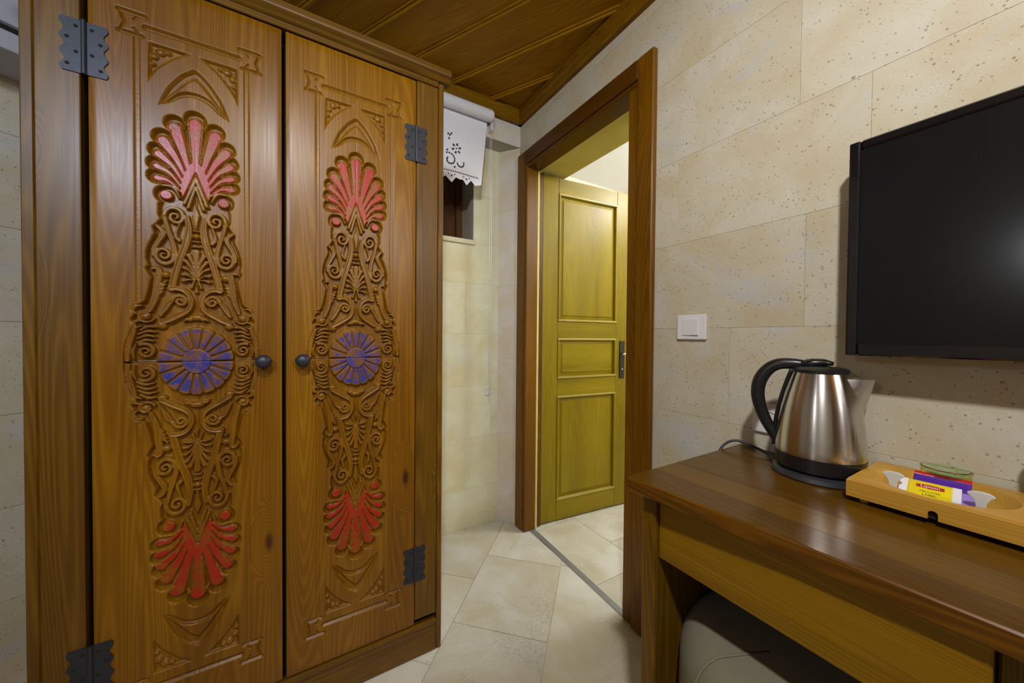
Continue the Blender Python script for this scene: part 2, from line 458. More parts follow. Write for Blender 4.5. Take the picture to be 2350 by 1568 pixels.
def tube_me(path, radii, seg=12, name='tube', flat=1.0, up=(0, 0, 1)):
    path = [Vector(p) for p in path]
    n = len(path)
    if not hasattr(radii, '__len__'): radii = [radii] * n
    verts, faces = [], []
    for i in range(n):
        t = (path[min(i + 1, n - 1)] - path[max(i - 1, 0)]).normalized()
        s = t.cross(Vector(up))
        if s.length < 1e-4: s = t.cross(Vector((0, 1, 0)))
        s.normalize(); u = s.cross(t).normalized()
        for k in range(seg):
            a = 2 * math.pi * k / seg
            verts.append(path[i] + s * (math.cos(a) * radii[i] * flat) + u * (math.sin(a) * radii[i]))
    for i in range(n - 1):
        for k in range(seg):
            a, b = i * seg + k, i * seg + (k + 1) % seg
            faces.append((a, b, b + seg, a + seg))
    faces.append(tuple(range(seg - 1, -1, -1))); faces.append(tuple((n - 1) * seg + k for k in range(seg)))
    me = poly_me(verts, faces, name)
    bm = bmesh.new(); bm.from_mesh(me); bmesh.ops.recalc_face_normals(bm, faces=list(bm.faces)); bm.to_mesh(me); bm.free()
    return me
def clip_poly(poly, rect):
    x0, x1, y0, y1 = rect
    def clip(pts, f, inter):
        out = []
        for i in range(len(pts)):
            a, b = pts[i], pts[(i + 1) % len(pts)]
            fa, fb = f(a), f(b)
            if fa >= 0: out.append(a)
            if (fa >= 0) != (fb >= 0):
                t = fa / (fa - fb)
                out.append((a[0] + (b[0] - a[0]) * t, a[1] + (b[1] - a[1]) * t))
        return out
    for f in (lambda p: p[0] - x0, lambda p: x1 - p[0], lambda p: p[1] - y0, lambda p: y1 - p[1]):
        poly = clip(poly, f, None)
        if len(poly) < 3: return []
    # drop near-duplicate points
    q = []
    for p in poly:
        if not q or math.hypot(p[0] - q[-1][0], p[1] - q[-1][1]) > 1e-4: q.append(p)
    if len(q) > 2 and math.hypot(q[0][0] - q[-1][0], q[0][1] - q[-1][1]) < 1e-4: q.pop()
    area = 0.5 * abs(sum(q[i][0]*q[(i+1) % len(q)][1] - q[(i+1) % len(q)][0]*q[i][1] for i in range(len(q)))) if len(q) > 2 else 0
    return q if len(q) > 2 and area > 2e-5 else []
def text_me(txt, size, name, extrude=0.0):
    cu = bpy.data.curves.new(name, 'FONT')
    cu.body = txt; cu.size = size; cu.align_x = 'CENTER'; cu.align_y = 'CENTER'; cu.extrude = extrude
    o = bpy.data.objects.new(name, cu); COL.objects.link(o)
    dg = bpy.context.evaluated_depsgraph_get()
    me = bpy.data.meshes.new_from_object(o.evaluated_get(dg))
    bpy.data.objects.remove(o, do_unlink=True)
    return me

# ------------------------------------------------------------------ room shell
XR = 1.068          # face of the wall with the doorway
YB = 1.70           # upper face of the back wall
YN = 1.80           # face of the recessed niche
ZC = 2.34           # underside of the ceiling planks
XL, YF = -1.75, -3.20
DY0, DY1, DZ = 0.92, 1.612, 2.003     # doorway

# floor
floor = box('floor', XL, 1.085, YF, 2.02, -0.06, -0.004, M['grout'])
tag(floor, kind='structure')
S2 = math.sqrt(0.5)
def tile_poly(s0, s1, t0, t1):
    # s runs across (x-y)/sqrt2, t runs along (x+y)/sqrt2
    f = lambda s, t: ((s + t) * S2, (t - s) * S2)
    return [f(s0, t0), f(s1, t0), f(s1, t1), f(s0, t1)]
g = 0.0012
cols = [-0.88, -0.525, -0.165, 0.195, 0.555, 0.915]
starts = [0.62, 0.80, 1.232, 0.95, 0.70]
for ci in range(len(cols) - 1):
    t = starts[ci] - 1.8
    lens = [0.60, 0.42, 0.60, 0.60, 0.42, 0.60, 0.60, 0.42]
    for L in lens:
        pl = clip_poly(tile_poly(cols[ci] + g, cols[ci + 1] - g, t + g, t + L - g), (-0.62, 1.083, 0.35, 1.80))
        if pl: prism('floor_tile', pl, -0.012, 0.0, M['tile'], floor, 'z')
        t += L
# plain stretch of the same floor behind the camera
for (a, b, c, d) in ((XL, -0.6215, YF, 2.0), (-0.6185, 1.083, YF, 0.3485)):
    nx, ny = max(1, round((b - a) / 0.6)), max(1, round((d - c) / 0.6))
    for i in range(nx):
        for j in range(ny):
            prism('floor_tile', [(a + (b-a)*i/nx + g, c + (d-c)*j/ny + g), (a + (b-a)*(i+1)/nx - g, c + (d-c)*j/ny + g),
                                 (a + (b-a)*(i+1)/nx - g, c + (d-c)*(j+1)/ny - g), (a + (b-a)*i/nx + g, c + (d-c)*(j+1)/ny - g)], -0.012, 0.0, M['tile'], floor, 'z')
# metal strip in the doorway
thr = prism('trim_3', [(1.060, 0.86), (1.086, 0.86), (1.122, 1.612), (1.094, 1.612)], -0.01, 0.003, M['steel_trim'])
tag(thr, kind='structure')
# bathroom floor
bfl = box('floor_bathroom', 1.086, 3.05, 0.30, 2.30, -0.06, -0.004, M['grout'])
tag(bfl, kind='structure')
xs = [1.088, 1.395, 1.875, 2.355, 3.04]
for i in range(4):
    ys = [0.30, 0.62 + 0.2 * (i % 2), 1.10 + 0.2 * (i % 2), 1.58 + 0.15 * (i % 2), 2.06, 2.30]
    for j in range(5):
        prism('floor_tile', [(xs[i] + g, ys[j] + g), (xs[i+1] - g, ys[j] + g), (xs[i+1] - g, ys[j+1] - g), (xs[i] + g, ys[j+1] - g)], -0.012, 0.0, M['tile'], bfl, 'z')

# wall with the doorway: mortar core plus stone blocks
def wall_core(name, pieces, mat):
    bm = bmesh.new()
    for (x0, x1, y0, y1, z0, z1) in pieces:
        m = bmesh.ops.create_cube(bm, size=1.0)
        for v in m['verts']:
            v.co = Vector(((x0+x1)/2 + v.co.x*(x1-x0), (y0+y1)/2 + v.co.y*(y1-y0), (z0+z1)/2 + v.co.z*(z1-z0)))
    me = from_bm(bm, name)
    return link(name, me, mat)
TW = 0.205   # wall thickness
wr = wall_core('wall_right', [(XR + .0015, XR + TW, YF, DY0, 0, 2.50), (XR + .0015, XR + .088, DY1, 2.2, 0, 2.50), (XR + .088, XR + TW, 1.672, 2.2, 0, 2.50), (XR + .0015, XR + TW, DY0, 1.672, DZ + 0.02, 2.50)], M['mortar'])
tag(wr, kind='structure')
def block(name, x0, x1, y0, y1, z0, z1, mat, parent, bev=0.0004):
    return box(name, x0, x1, y0, y1, z0, z1, mat, parent, bev)
zs = [0.0, 0.277, 0.555, 0.833, 1.110, 1.388, 1.664, 1.945, 2.225, 2.36]
joints = {4: [0.375, -0.10, 0.80], 5: [0.262, -0.20, 0.72], 6: [0.392, -0.05], 7: [0.16, 0.62, 1.08, 1.45], 8: [0.42, 0.95, 1.30],
          3: [0.55, 0.05], 2: [0.30, -0.2], 1: [0.5, 0.0], 0: [0.2, -0.2]}
gap = 0.00025
for i in range(9):
    lo, hi = -0.75, (DY0 if zs[i] < 1.9 else 1.699)
    js = [lo] + sorted(j for j in joints[i] if lo + .05 < j < hi - .05) + [hi]
    for a, b in zip(js[:-1], js[1:]):
        if zs[i] == 1.945:   # row beside and above the door head
            if b > DY0:
                if a < DY0:
                    block('stone_block', XR, XR + .012, a + gap, DY0 - gap, zs[i] + gap, zs[i+1] - gap, M['stone'], wr)
                    a = DY0
                block('stone_block', XR, XR + .012, a + gap, b - gap, DZ + .03 + gap, zs[i+1] - gap, M['stone'], wr)
                continue
        block('stone_block', XR, XR + .012, a + gap, b - gap, zs[i] + gap, zs[i+1] - gap, M['stone'], wr)
# stretch behind the camera, larger courses
for i in range(9):
    block('stone_block', XR, XR + .012, YF + .01, -0.75 - gap, zs[i] + gap, zs[i+1] - gap, M['stone'], wr)
# thin piece between casing and corner
block('stone_block', XR, XR + .012, DY1 + .0, 1.699, 0.0, 1.944, M['stone_p'], wr)
# yellowish lintel over the doorway passage
sof = box('trim_4', 1.135, XR + TW + 0.06, DY0 - 0.02, 1.672, 2.006, 2.10, M['soffit'], None, 0.003)
tag(sof, kind='structure')

# back wall: projecting head course over a recessed niche with a splayed side
wb = wall_core('wall_back', [(-0.40, XR, YB + .0015, 2.05, 2.145, 2.50),
                             (-0.40, 0.30, YN + .0015, 2.05, 0, 2.145),
                             (0.30, 0.825, YN + .0015, 2.05, 0, 1.598),
                             (0.825, XR, YN + .0015, 2.05, 0, 2.145)], M['mortar'])
tag(wb, kind='structure')
for a, b in ((-0.40, 0.33), (0.33, 0.70), (0.70, XR)):
    block('stone_block', a + gap, b - gap, YB, YB + .10, 2.146, 2.36, M['stone_p'], wb)
bz = [0.0, 0.225, 0.51, 0.80, 1.09, 1.372, 1.598, 1.87, 2.144]
for i in range(8):
    xj = [-0.40, 0.10 + 0.13 * (i % 2), 0.62 + 0.16 * (i % 3), 0.99]
    for a, b in zip(xj[:-1], xj[1:]):
        if bz[i] >= 1.59:
            if b < 0.85:
                a2, b2 = a, min(b, 0.30)
                if a2 >= 0.30: continue
            else: a2, b2 = 0.826, 0.99
            block('stone_block', a2 + gap, b2 - gap, YN, YN + .012, bz[i] + gap, bz[i+1] - gap, M['stone_b'], wb)
        else:
            block('stone_block', a + gap, b - gap, YN, YN + .012, bz[i] + gap, bz[i+1] - gap, M['stone_b'], wb)
# splayed jamb
spl = [(0.985, YN + .001), (1.064, YB + .002), (1.067, YB + .002), (1.067, YN + .001)]
for a, b in ((0.0, 0.52), (0.52, 0.95), (0.95, 1.37), (1.37, 1.80), (1.80, 2.144)):
    prism('stone_block', spl, a + gap, b - gap, M['stone_p'], wb, 'z')

# small window in the niche
win = thing('window_1', (0.56, 1.99, 1.60), kind='structure')
box('window_sill', 0.30, 0.832, YN - 0.012, 2.0, 1.585, 1.611, M['stone_b'], win, 0.003)
box('window_frame', 0.30, 0.335, 1.955, 1.99, 1.611, 2.145, M['dark_wood'], win, 0.002)
box('window_frame', 0.785, 0.822, 1.955, 1.99, 1.611, 2.145, M['dark_wood'], win, 0.002)
box('window_frame', 0.335, 0.785, 1.955, 1.99, 1.611, 1.65, M['dark_wood'], win, 0.002)
for k in range(4):
    x = 0.335 + 0.1125 * k
    box('shutter_board', x + .001, x + .1115, 1.968, 1.985, 1.65, 2.145, M['dark_wood'], win, 0.002)

# other walls of the bedroom
wf = wall_core('wall_front', [(XL, XR + .2, YF - .1, YF, 0, 2.5)], M['dark_wood']); tag(wf, kind='structure')
for k in range(14):
    box('added_dark_board', XL + .2 * k + .001, min(XR, XL + .2 * (k + 1)) - .001, YF, YF + .015, 0.0, 2.34, M['dark_wood'], wf, 0.003)  # unseen dark boards, added to dim reflections on the varnished doors
wl = wall_core('wall_left', [(XL - .1, XL, YF, 1.2, 0, 2.5)], M['stone']); tag(wl, kind='structure')
# oblique wall left of the wardrobe
ang = math.radians(34)
ow = thing('wall_oblique', (-0.40, 1.90, 0), rotz=ang, kind='structure')
lbox('wall_core', -2.9, 0.05, 0.002, 0.12, 0, 2.5, M['mortar'], ow)
for i in range(9):
    xj = [-2.8, -2.2 + .2 * (i % 2), -1.6 + .2 * (i % 2), -1.05 + .2 * (i % 2), -0.52 + .2 * (i % 2), 0.05]
    for a, b in zip(xj[:-1], xj[1:]):
        lbox('stone_block', a + gap, b - gap, -0.006, 0.006, zs[i] + gap, zs[i+1] - gap, M['stone'], ow, 0.002)

# bathroom shell
wbf = wall_core('wall_bathroom_far', [(3.05, 3.15, 0.2, 2.4, 0, 2.6)], M['bath']); tag(wbf, kind='structure')
wbs = wall_core('wall_bathroom_side', [(XR + TW, 3.05, 2.30, 2.40, 0, 2.6)], M['bath']); tag(wbs, kind='structure')
wbn = wall_core('wall_bathroom_near', [(XR + TW, 3.05, 0.2, 0.30, 0, 2.6)], M['bath']); tag(wbn, kind='structure')
wbi = wall_core('wall_bathroom_inner', [(XR + TW + .001, XR + TW + .006, 0.30, DY0 - .02, 0, 2.6), (XR + TW + .001, XR + TW + .006, 1.672, 2.30, 0, 2.6)], M['bath']); tag(wbi, kind='structure')
bz2 = [0.0, 0.4, 0.8, 1.2, 1.6, 2.0, 2.42]
for i in range(6):
    for j in range(4):
        y0 = 0.30 + 0.5 * j + 0.02
        block('stone_block', 3.044, 3.052, 0.30 + .5*j + gap, 0.30 + .5*(j+1) - gap, bz2[i] + gap, bz2[i+1] - gap, M['bath'], wbf)
        block('stone_block', 1.28 + .44*j + gap, 1.28 + .44*(j+1) - gap, 2.294, 2.302, bz2[i] + gap, bz2[i+1] - gap, M['bath'], wbs)
cb = box('ceiling_bathroom', XR + TW, 3.05, 0.30, 2.30, 2.42, 2.50, M['white_ceil']); tag(cb, kind='structure')

# plank ceiling
ceil = box('ceiling', XL, XR, YF, 2.0, ZC + 0.012, ZC + 0.06, M['ceil_x']); tag(ceil, kind='structure')
ca = math.radians(-60.7)
cd = (math.cos(ca), math.sin(ca)); cn = (-math.sin(ca), math.cos(ca))
cn = (abs(cn[0]), abs(cn[1]))
rect = (XL, XR - .002, YF, 1.699)
def strip(o0, o1):
    P = []
    for o, l in ((o0, -6), (o1, -6), (o1, 6), (o0, 6)):
        P.append((cn[0]*o + cd[0]*l, cn[1]*o + cd[1]*l))
    return clip_poly(P, rect)
def diag(name, poly, z0, z1, mat, bevel=0.0):
    # prism built in a frame turned so that the grain (local x) follows the plank
    c = Vector((sum(p[0] for p in poly)/len(poly), sum(p[1] for p in poly)/len(poly)))
    ca_, sa_ = math.cos(-ca), math.sin(-ca)
    loc = [((p[0]-c.x)*ca_ - (p[1]-c.y)*sa_, (p[0]-c.x)*sa_ + (p[1]-c.y)*ca_) for p in poly]
    me = prism_me(loc, z0 - ZC, z1 - ZC, 'z', name, bevel)
    o = link(name, me, mat, ceil, Vector((c.x, c.y, ZC)) - world_off(ceil))
    o.rotation_euler = (0, 0, ca)
    return o
base_o = 0.985
for k in range(-22, 6):
    o0 = base_o + 0.198 * k
    pl = strip(o0 + .0008, o0 + .198 - .0008)
    if pl: diag('plank', pl, ZC, ZC + .014, M['ceil_d'])
    pl = strip(o0 - .015, o0 + .015)
    if pl: diag('batten', pl, ZC - .006, ZC, M['ceil_d'], 0.002)
    pl = strip(o0 - .0065, o0 + .0065)
    if pl: diag('batten_bead', pl, ZC - .014, ZC - .006, M['ceil_d'], 0.003)
def trim_profile(name, mat, along):
    if along == 'y':
        pts = [(XR, 2.262), (XR - .020, 2.262), (XR - .026, 2.268), (XR - .026, 2.288), (XR - .034, 2.300), (XR - .034, ZC), (XR, ZC)]
        return prism(name, pts, YF, YB, mat, None, 'y')
    pts = [(YB, 2.262), (YB - .020, 2.262), (YB - .026, 2.268), (YB - .026, 2.288), (YB - .034, 2.300), (YB - .034, ZC), (YB, ZC)]
    return prism(name, pts, -0.40, XR - .001, mat, None, 'x')
tag(trim_profile('trim_1', M['ceil_y'], 'y'), kind='structure')
tag(trim_profile('trim_2', M['ceil_x'], 'x'), kind='structure')

# ------------------------------------------------------------------ doorway: casing, jambs, leaf
d1 = thing('door_1', (1.06, 1.27, 0), kind='structure')
XF = 1.043
# right upright: outer return, face, inner stepped band
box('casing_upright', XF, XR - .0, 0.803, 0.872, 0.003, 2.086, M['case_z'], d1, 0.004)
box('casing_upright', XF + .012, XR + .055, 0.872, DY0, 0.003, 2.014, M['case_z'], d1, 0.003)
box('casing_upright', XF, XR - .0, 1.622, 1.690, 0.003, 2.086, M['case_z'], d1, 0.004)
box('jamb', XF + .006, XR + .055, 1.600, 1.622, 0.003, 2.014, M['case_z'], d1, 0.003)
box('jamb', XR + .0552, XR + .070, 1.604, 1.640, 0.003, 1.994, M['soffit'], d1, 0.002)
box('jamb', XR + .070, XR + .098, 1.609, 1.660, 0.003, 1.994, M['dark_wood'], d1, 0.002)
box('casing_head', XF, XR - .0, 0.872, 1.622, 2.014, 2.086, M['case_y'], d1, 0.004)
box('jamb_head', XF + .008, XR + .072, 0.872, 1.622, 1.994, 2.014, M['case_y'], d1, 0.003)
# the open leaf, local x along its width, local y = visible face towards -y
ld = Vector((1.746 - 1.17, 1.56 - 1.617)); la = math.atan2(ld.y, ld.x)
leaf = thing('door_2', (1.170, 1.617, 0.0), rotz=la, kind='structure')
LW, LH, LT = 0.650, 1.990, 0.040
Z1, Z2, Z3, Z4, Z5, Z6 = 0.122, 0.735, 0.834, 1.071, 1.167, 1.905
def lb(name, x0, x1, z0, z1, mat, y0=0.0, y1=LT, bev=0.002): return lbox(name, x0, x1, y0, y1, z0, z1, mat, leaf, bev)
lb('stile', 0.0, 0.104, 0.008, LH, M['leaf_z']); lb('stile', 0.538, LW, 0.008, LH, M['leaf_z'])
for a, b in ((0.008, Z1), (Z2, Z3), (Z4, Z5), (Z6, LH)):
    lb('rail', 0.104, 0.538, a, b, M['leaf_x'])
def raised_panel(x0, x1, z0, z1, mat):
    # fielded panel: bevelled field rising from a thin edge
    e = 0.034
    v = [(x0, 0.016, z0), (x1, 0.016, z0), (x1, 0.016, z1), (x0, 0.016, z1),
         (x0+e, 0.016, z0+e), (x1-e, 0.016, z0+e), (x1-e, 0.016, z1-e), (x0+e, 0.016, z1-e),
         (x0+e, 0.006, z0+e), (x1-e, 0.006, z0+e), (x1-e, 0.006, z1-e), (x0+e, 0.006, z1-e),
         (x0, 0.026, z0), (x1, 0.026, z0), (x1, 0.026, z1), (x0, 0.026, z1)]
    v[4:8] = [(a, 0.0095, c) for a, b, c in v[4:8]]
    e2 = 0.003
    v[8:12] = [(x0+e+e2, 0.006, z0+e+e2), (x1-e-e2, 0.006, z0+e+e2), (x1-e-e2, 0.006, z1-e-e2), (x0+e+e2, 0.006, z1-e-e2)]
    f = []
    for k in range(4):
        n = (k + 1) % 4
        f += [(k, n, 4+n, 4+k), (4+k, 4+n, 8+n, 8+k), (12+k, k, n, 12+n)[::-1]]
    f += [(8, 9, 10, 11), (15, 14, 13, 12)]
    me = poly_me(v, f, 'panel')
    c = centred(me)
    return link('panel', me, mat, leaf, c)
def moulding(x0, x1, z0, z1):
    w = 0.013
    for (a, b, c, d, m) in ((x0, x1, z0, z0+w, 'leaf_edge'), (x0, x1, z1-w, z1, 'leaf_edge'), (x0, x0+w, z0+w, z1-w, 'leaf_z'), (x1-w, x1, z0+w, z1-w, 'leaf_z')):
        lbox('moulding', a, b, -0.005, 0.015, c, d, M[m], leaf, 0.004, 2)
for a, b, m in ((Z1, Z2, 'leaf_z'), (Z3, Z4, 'leaf_x'), (Z5, Z6, 'leaf_z')):
    raised_panel(0.104, 0.538, a, b, M[m]); moulding(0.104, 0.538, a, b)
hp = lbox('handle_plate', 0.566, 0.606, -0.006, 0.0, 0.818, 1.055, M['dark_metal'], leaf, 0.002)
lv = tube_me([(0, 0, 0), (0, -0.045, 0), (-0.012, -0.052, 0), (-0.045, -0.052, 0)], [0.008, 0.008, 0.008, 0.006], 12, 'lever')
o = link('lever', lv, M['chrome'], hp, (0, -0.002, 0.038), True)
link('keyhole', lathe_me([(0.006, 0), (0.006, 0.002), (0.0, 0.002)], 16), M['chrome'], hp, (0, -0.004, -0.06)).rotation_euler = (math.pi/2, 0, 0)

# ------------------------------------------------------------------ carved wardrobe
YW = 1.155
WX0, WX1 = -0.500, 0.417
VC = 1.0105          # height of the carving's middle line
DH = 0.897           # half height of a door
DWH = 0.1785         # half width of a door
wd = thing('carved_wardrobe', (-0.04, 1.43, 0.0), 'tall stained pine wardrobe with two carved and painted doors', 'wardrobe')
box('side_panel', WX0, WX0 + .022, YW + .02, 1.688, 0.0, 1.93, M['frame_z'], wd, 0.001)
box('side_panel', WX1 - .022, WX1, YW + .02, 1.688, 0.0, 1.93, M['frame_z'], wd, 0.001)
box('back_panel', WX0 + .022, WX1 - .022, 1.672, 1.688, 0.06, 1.93, M['frame_z'], wd)
box('top_panel', WX0, WX1, YW + .022, 1.688, 1.930, 1.950, M['frame_x'], wd)
box('gap_shade_panel', WX0 + .022, WX1 - .022, YW + .06, YW + .07, 0.06, 1.93, M['dark_gap'], wd)  # black sheet standing in for the shade seen through the door gaps
# front frame: left upright (with bead), right upright, top lip, base rail
st = box('stile', -0.478, -0.413, YW, YW + .022, 0.0, 1.93, M['frame_z'], wd, 0.0015)
box('stile', WX0, -0.4795, YW + .003, YW + .022, 0.0, 1.93, M['frame_z'], wd, 0.003)
box('stile', 0.3255, 0.398, YW + .001, YW + .022, 0.128, 1.911, M['frame_z'], wd, 0.0015)
box('stile', 0.3995, WX1, YW - .001, YW + .022, 0.0, 1.93, M['frame_z'], wd, 0.003)
box('top_rail', -0.4785, 0.3985, YW - .002, YW + .022, 1.9125, 1.931, M['frame_x'], wd, 0.002)
box('base_rail', -0.413, 0.3985, YW - .001, YW + .022, 0.0, 0.108, M['frame_x'], wd, 0.003)
box('base_moulding', -0.413, 0.3985, YW - .006, YW + .010, 0.094, 0.1095, M['frame_x'], wd, 0.005, 2)
# projecting cornice
cp = [(YW + .02, 1.932), (YW - .001, 1.932), (YW - .006, 1.935), (YW - .013, 1.943), (YW - .021, 1.949), (YW - .022, 1.953), (YW - .022, 1.968), (YW + .02, 1.968)]
co = prism('cornice', cp, WX0 - .012, 0.436, M['frame_x'], wd, 'x')

# ---- carved relief as a height field (millimetres, one quadrant mirrored both ways)
def seg_dist(U, V, pts, rad):
    """distance to a poly-line minus a radius that varies along it"""
    best = np.full(U.shape, 1e9)
    pts = np.asarray(pts, float)
    rad = np.asarray(rad, float) if hasattr(rad, '__len__') else np.full(len(pts), float(rad))
    if len(rad) != len(pts): rad = np.interp(np.linspace(0, 1, len(pts)), np.linspace(0, 1, len(rad)), rad)
    for i in range(len(pts) - 1):
        a, b = pts[i], pts[i+1]; d = b - a; L = d @ d
        if L < 1e-9: continue
        t = np.clip(((U - a[0]) * d[0] + (V - a[1]) * d[1]) / L, 0, 1)
        dist = np.hypot(U - a[0] - t * d[0], V - a[1] - t * d[1]) - (rad[i] + t * (rad[i+1] - rad[i]))
        np.minimum(best, dist, out=best)
    return best
def poly_sdf(U, V, pts):
    pts = np.asarray(pts, float); n = len(pts)
    d = np.full(U.shape, 1e9); inside = np.zeros(U.shape, bool)
    for i in range(n):
        a, b = pts[i], pts[(i+1) % n]; e = b - a
        t = np.clip(((U - a[0]) * e[0] + (V - a[1]) * e[1]) / (e @ e), 0, 1)
        d = np.minimum(d, np.hypot(U - a[0] - t * e[0], V - a[1] - t * e[1]))
        if a[1] != b[1]:
            c = ((a[1] <= V) != (b[1] <= V))
            x = a[0] + (V - a[1]) / (b[1] - a[1]) * e[0]
            inside ^= c & (U < x)
    return np.where(inside, -d, d)
def sm(x): x = np.clip(x, 0, 1); return x * x * (3 - 2 * x)
def curve(pts, n=8): return np.array(catmull(pts, n))
def spiral(c, a0, a1, r0, r1, ex=1.0, n=44, p=0.85):
    t = np.linspace(0, 1, n); a = np.radians(a0 + (a1 - a0) * t); r = r0 + (r1 - r0) * t ** p
    e = 1 + (ex - 1) * (1 - t)
    return np.stack([c[0] + r * np.cos(a), c[1] + r * e * np.sin(a)], 1)

DU = 1.25
u_f = np.arange(0, 140.001, DU); u_ax = np.concatenate([u_f, [146, 155, 165, DWH*1000 - 3, DWH*1000]])
v_f = np.arange(0, 822.001, DU); v_ax = np.concatenate([v_f, [835, 855, 875, DH*1000 - 3, DH*1000]])
U, V = np.meshgrid(u_ax, v_ax)
# --- silhouette of the sunk ground
G = seg_dist(U, V, [(0, 595), (0.01, 595)], 23)
for (a, b, r) in ((38, 576, 21), (60, 538, 20), (68, 505, 18.5), (71, 473, 18), (70, 443, 18.5), (54, 402, 23)):
    G = np.minimum(G, np.hypot(U - a, V - b) - r)
PAL = G.copy()
pal_poly = [(-5, 590), (36, 570), (58, 535), (66, 500), (70, 440), (55, 395), (24, 385), (0, 425), (-5, 425)]
PAL = np.minimum(PAL, poly_sdf(U, V, pal_poly))
body = [(-5, 470), (60, 410), (70, 376), (70, 352), (66, 343), (72, 332), (80, 322), (77, 306), (86, 282), (91, 262), (92, 245), (89, 230), (93, 222), (88, 211), (83, 201), (88, 172), (94, 146),
        (101, 140), (110, 138), (117, 124), (113, 112), (118, 102), (115, 86), (121, 66), (127, 48), (130, 20), (131, -5), (-5, -5)]
BODY = poly_sdf(U, V, body)
G = np.minimum(PAL, BODY)
DEEP = 14.0
Hh = -DEEP * sm(-G / 7.5)
ground = Hh.copy()
dark = sm(-G / 3.0) * 1.0        # mask darkening recesses as shade would; the material does not read it
red = np.zeros_like(U); blue = np.zeros_like(U)
def raise_(d, top, edge=3.2, dome=0.0, half=None):
    """lift a motif whose signed distance is d (negative inside)"""
    global Hh
    inside = sm((-d + 0.6) / edge)
    h = -DEEP + (DEEP + top) * inside
    if dome and half:
        h = h + dome * (np.clip(-d / half, 0, 1))
    h = np.where(d < 0.6, h, -99)
    Hh = np.maximum(Hh, h)
    return d
def stroke(pts, rad, top=-1.5, edge=2.2, dip=0.0):
    global Hh
    rad = np.asarray(rad, float) * 1.30
    top = top * 0.6
    d = seg_dist(U, V, pts, rad)
    raise_(d, top, edge)
    if dip:
        rm = float(np.mean(rad))
        Hh = np.where(d < -rm * 0.45, np.minimum(Hh, top - dip * sm((-d - rm * 0.45) / (rm * 0.4))), Hh)
    np.minimum(dark, 1 - sm((-d) / 1.8), out=dark)
    return d
def dome(c, r, top=-0.5, ry=None):
    global Hh
    ry = ry or r
    q = np.hypot((U - c[0]) / r, (V - c[1]) / ry)
    h = np.where(q < 1, -11 + (11 + top) * np.sqrt(np.clip(1 - q**2.2, 0, 1)), -99)
    Hh = np.maximum(Hh, h)
    np.minimum(dark, sm((q - 0.75) / 0.3), out=dark)
    return q
# --- palmette petals
petals = [([(0, 480), (0, 525), (0, 586)], (7, 9.8, 13.5)),
          ([(14, 474), (24, 515), (38, 566)], (6.2, 9.2, 13.2)),
          ([(21, 458), (38, 497), (58, 529)], (5.2, 8.2, 12.2)),
          ([(25, 442), (43, 474), (66.5, 496)], (4.4, 6.4, 9.6)),
          ([(28, 428), (47, 455), (70, 467)], (4.0, 5.4, 8.2)),
          ([(28, 415), (49, 436), (69.5, 439)], (3.6, 5.0, 7.8))]
base = poly_sdf(U, V, [(-5, 505), (8, 492), (16, 480), (23, 462), (27, 445), (30, 428), (28, 408), (23, 398), (0, 466), (-5, 466)])
pd = base
for pts, rad in petals:
    d = seg_dist(U, V, curve(pts, 8), rad)
    # gently hollowed petals
    inside = sm((-d + 0.4) / 2.2)
    h = -8.5 + 7.0 * inside
    Hh = np.maximum(Hh, np.where(d < 0.4, h, -99))
    pd = np.minimum(pd, d)
hb = np.where(base < 0.4, -8.5 + 7.0 * sm((-base + 0.4) / 2.2), -99)
Hh = np.maximum(Hh, hb)
pds = np.stack([seg_dist(U, V, curve(p_, 8), r_) for p_, r_ in petals])
two = np.sort(pds, 0)
groove = sm((2.4 - np.abs(two[1] - two[0]) * 1.0) / 1.6) * sm((base - 1.0) / 3.0) * (two[1] < 3.0)
Hh = np.where(groove > 0, np.minimum(Hh, -1.5 - 6.0 * groove), Hh)
pd = pd + 3.0 * groove
red = np.maximum(red, sm((-pd - 0.4) / 1.4)); np.minimum(dark, 1 - sm((-pd) / 2.0), out=dark)
valley = np.maximum(-1.9 * np.clip(-PAL, 0, 99), np.maximum(-1.5 - 1.9 * np.clip(pd, 0, 99), -13.0))
Hh = np.where((PAL < 0) & (V > 424) & (pd > 0), np.minimum(valley, 0), Hh)
bd = np.hypot(U - 54, V - 402) - 12.5; raise_(bd, -1.2, 2.6); red = np.maximum(red, sm((-bd - 0.6) / 1.4))
# rim ridges that follow the scallops
ring_c = stroke(curve([(70, 422), (60, 424), (45, 424), (36, 415), (30, 400)], 6), (1.5, 3.0, 3.0, 2.0), -2.5)
# --- chevrons and diamond
stroke([(0, 452), (21, 388)], (3.6, 3.2), -2.0)
stroke([(0, 432), (14.5, 379)], (2.8, 3.2), -1.0)
stroke([(0, 384), (0, 362), (0, 326)], (1.0, 6.0, 1.5), -1.5)
# --- upper volute and strands
sp1 = spiral((38, 352), -10, 600, 20.5, 3.0, 1.33)
stroke(sp1, (3.8, 3.6, 3.0, 2.6), -1.0, dip=0.0)
stroke(curve([(58, 350), (51, 318), (43, 288), (39.5, 266), (42, 247)], 8), (3.8, 4.2, 4.6, 4.4), -1.2, dip=1.6)
band = curve([(17, 356), (14, 324), (18, 295), (26, 266), (33, 240), (40, 208), (46, 178)], 8)
stroke(band, (4.2, 6.5, 6.5, 6.2, 6.0), -1.0, dip=2.2)
stroke(curve([(30, 337), (36, 318), (37, 304), (31, 296)], 8), (2.2, 3.2, 3.8), -1.8)
dome((31, 296), 5.0, -1.5)
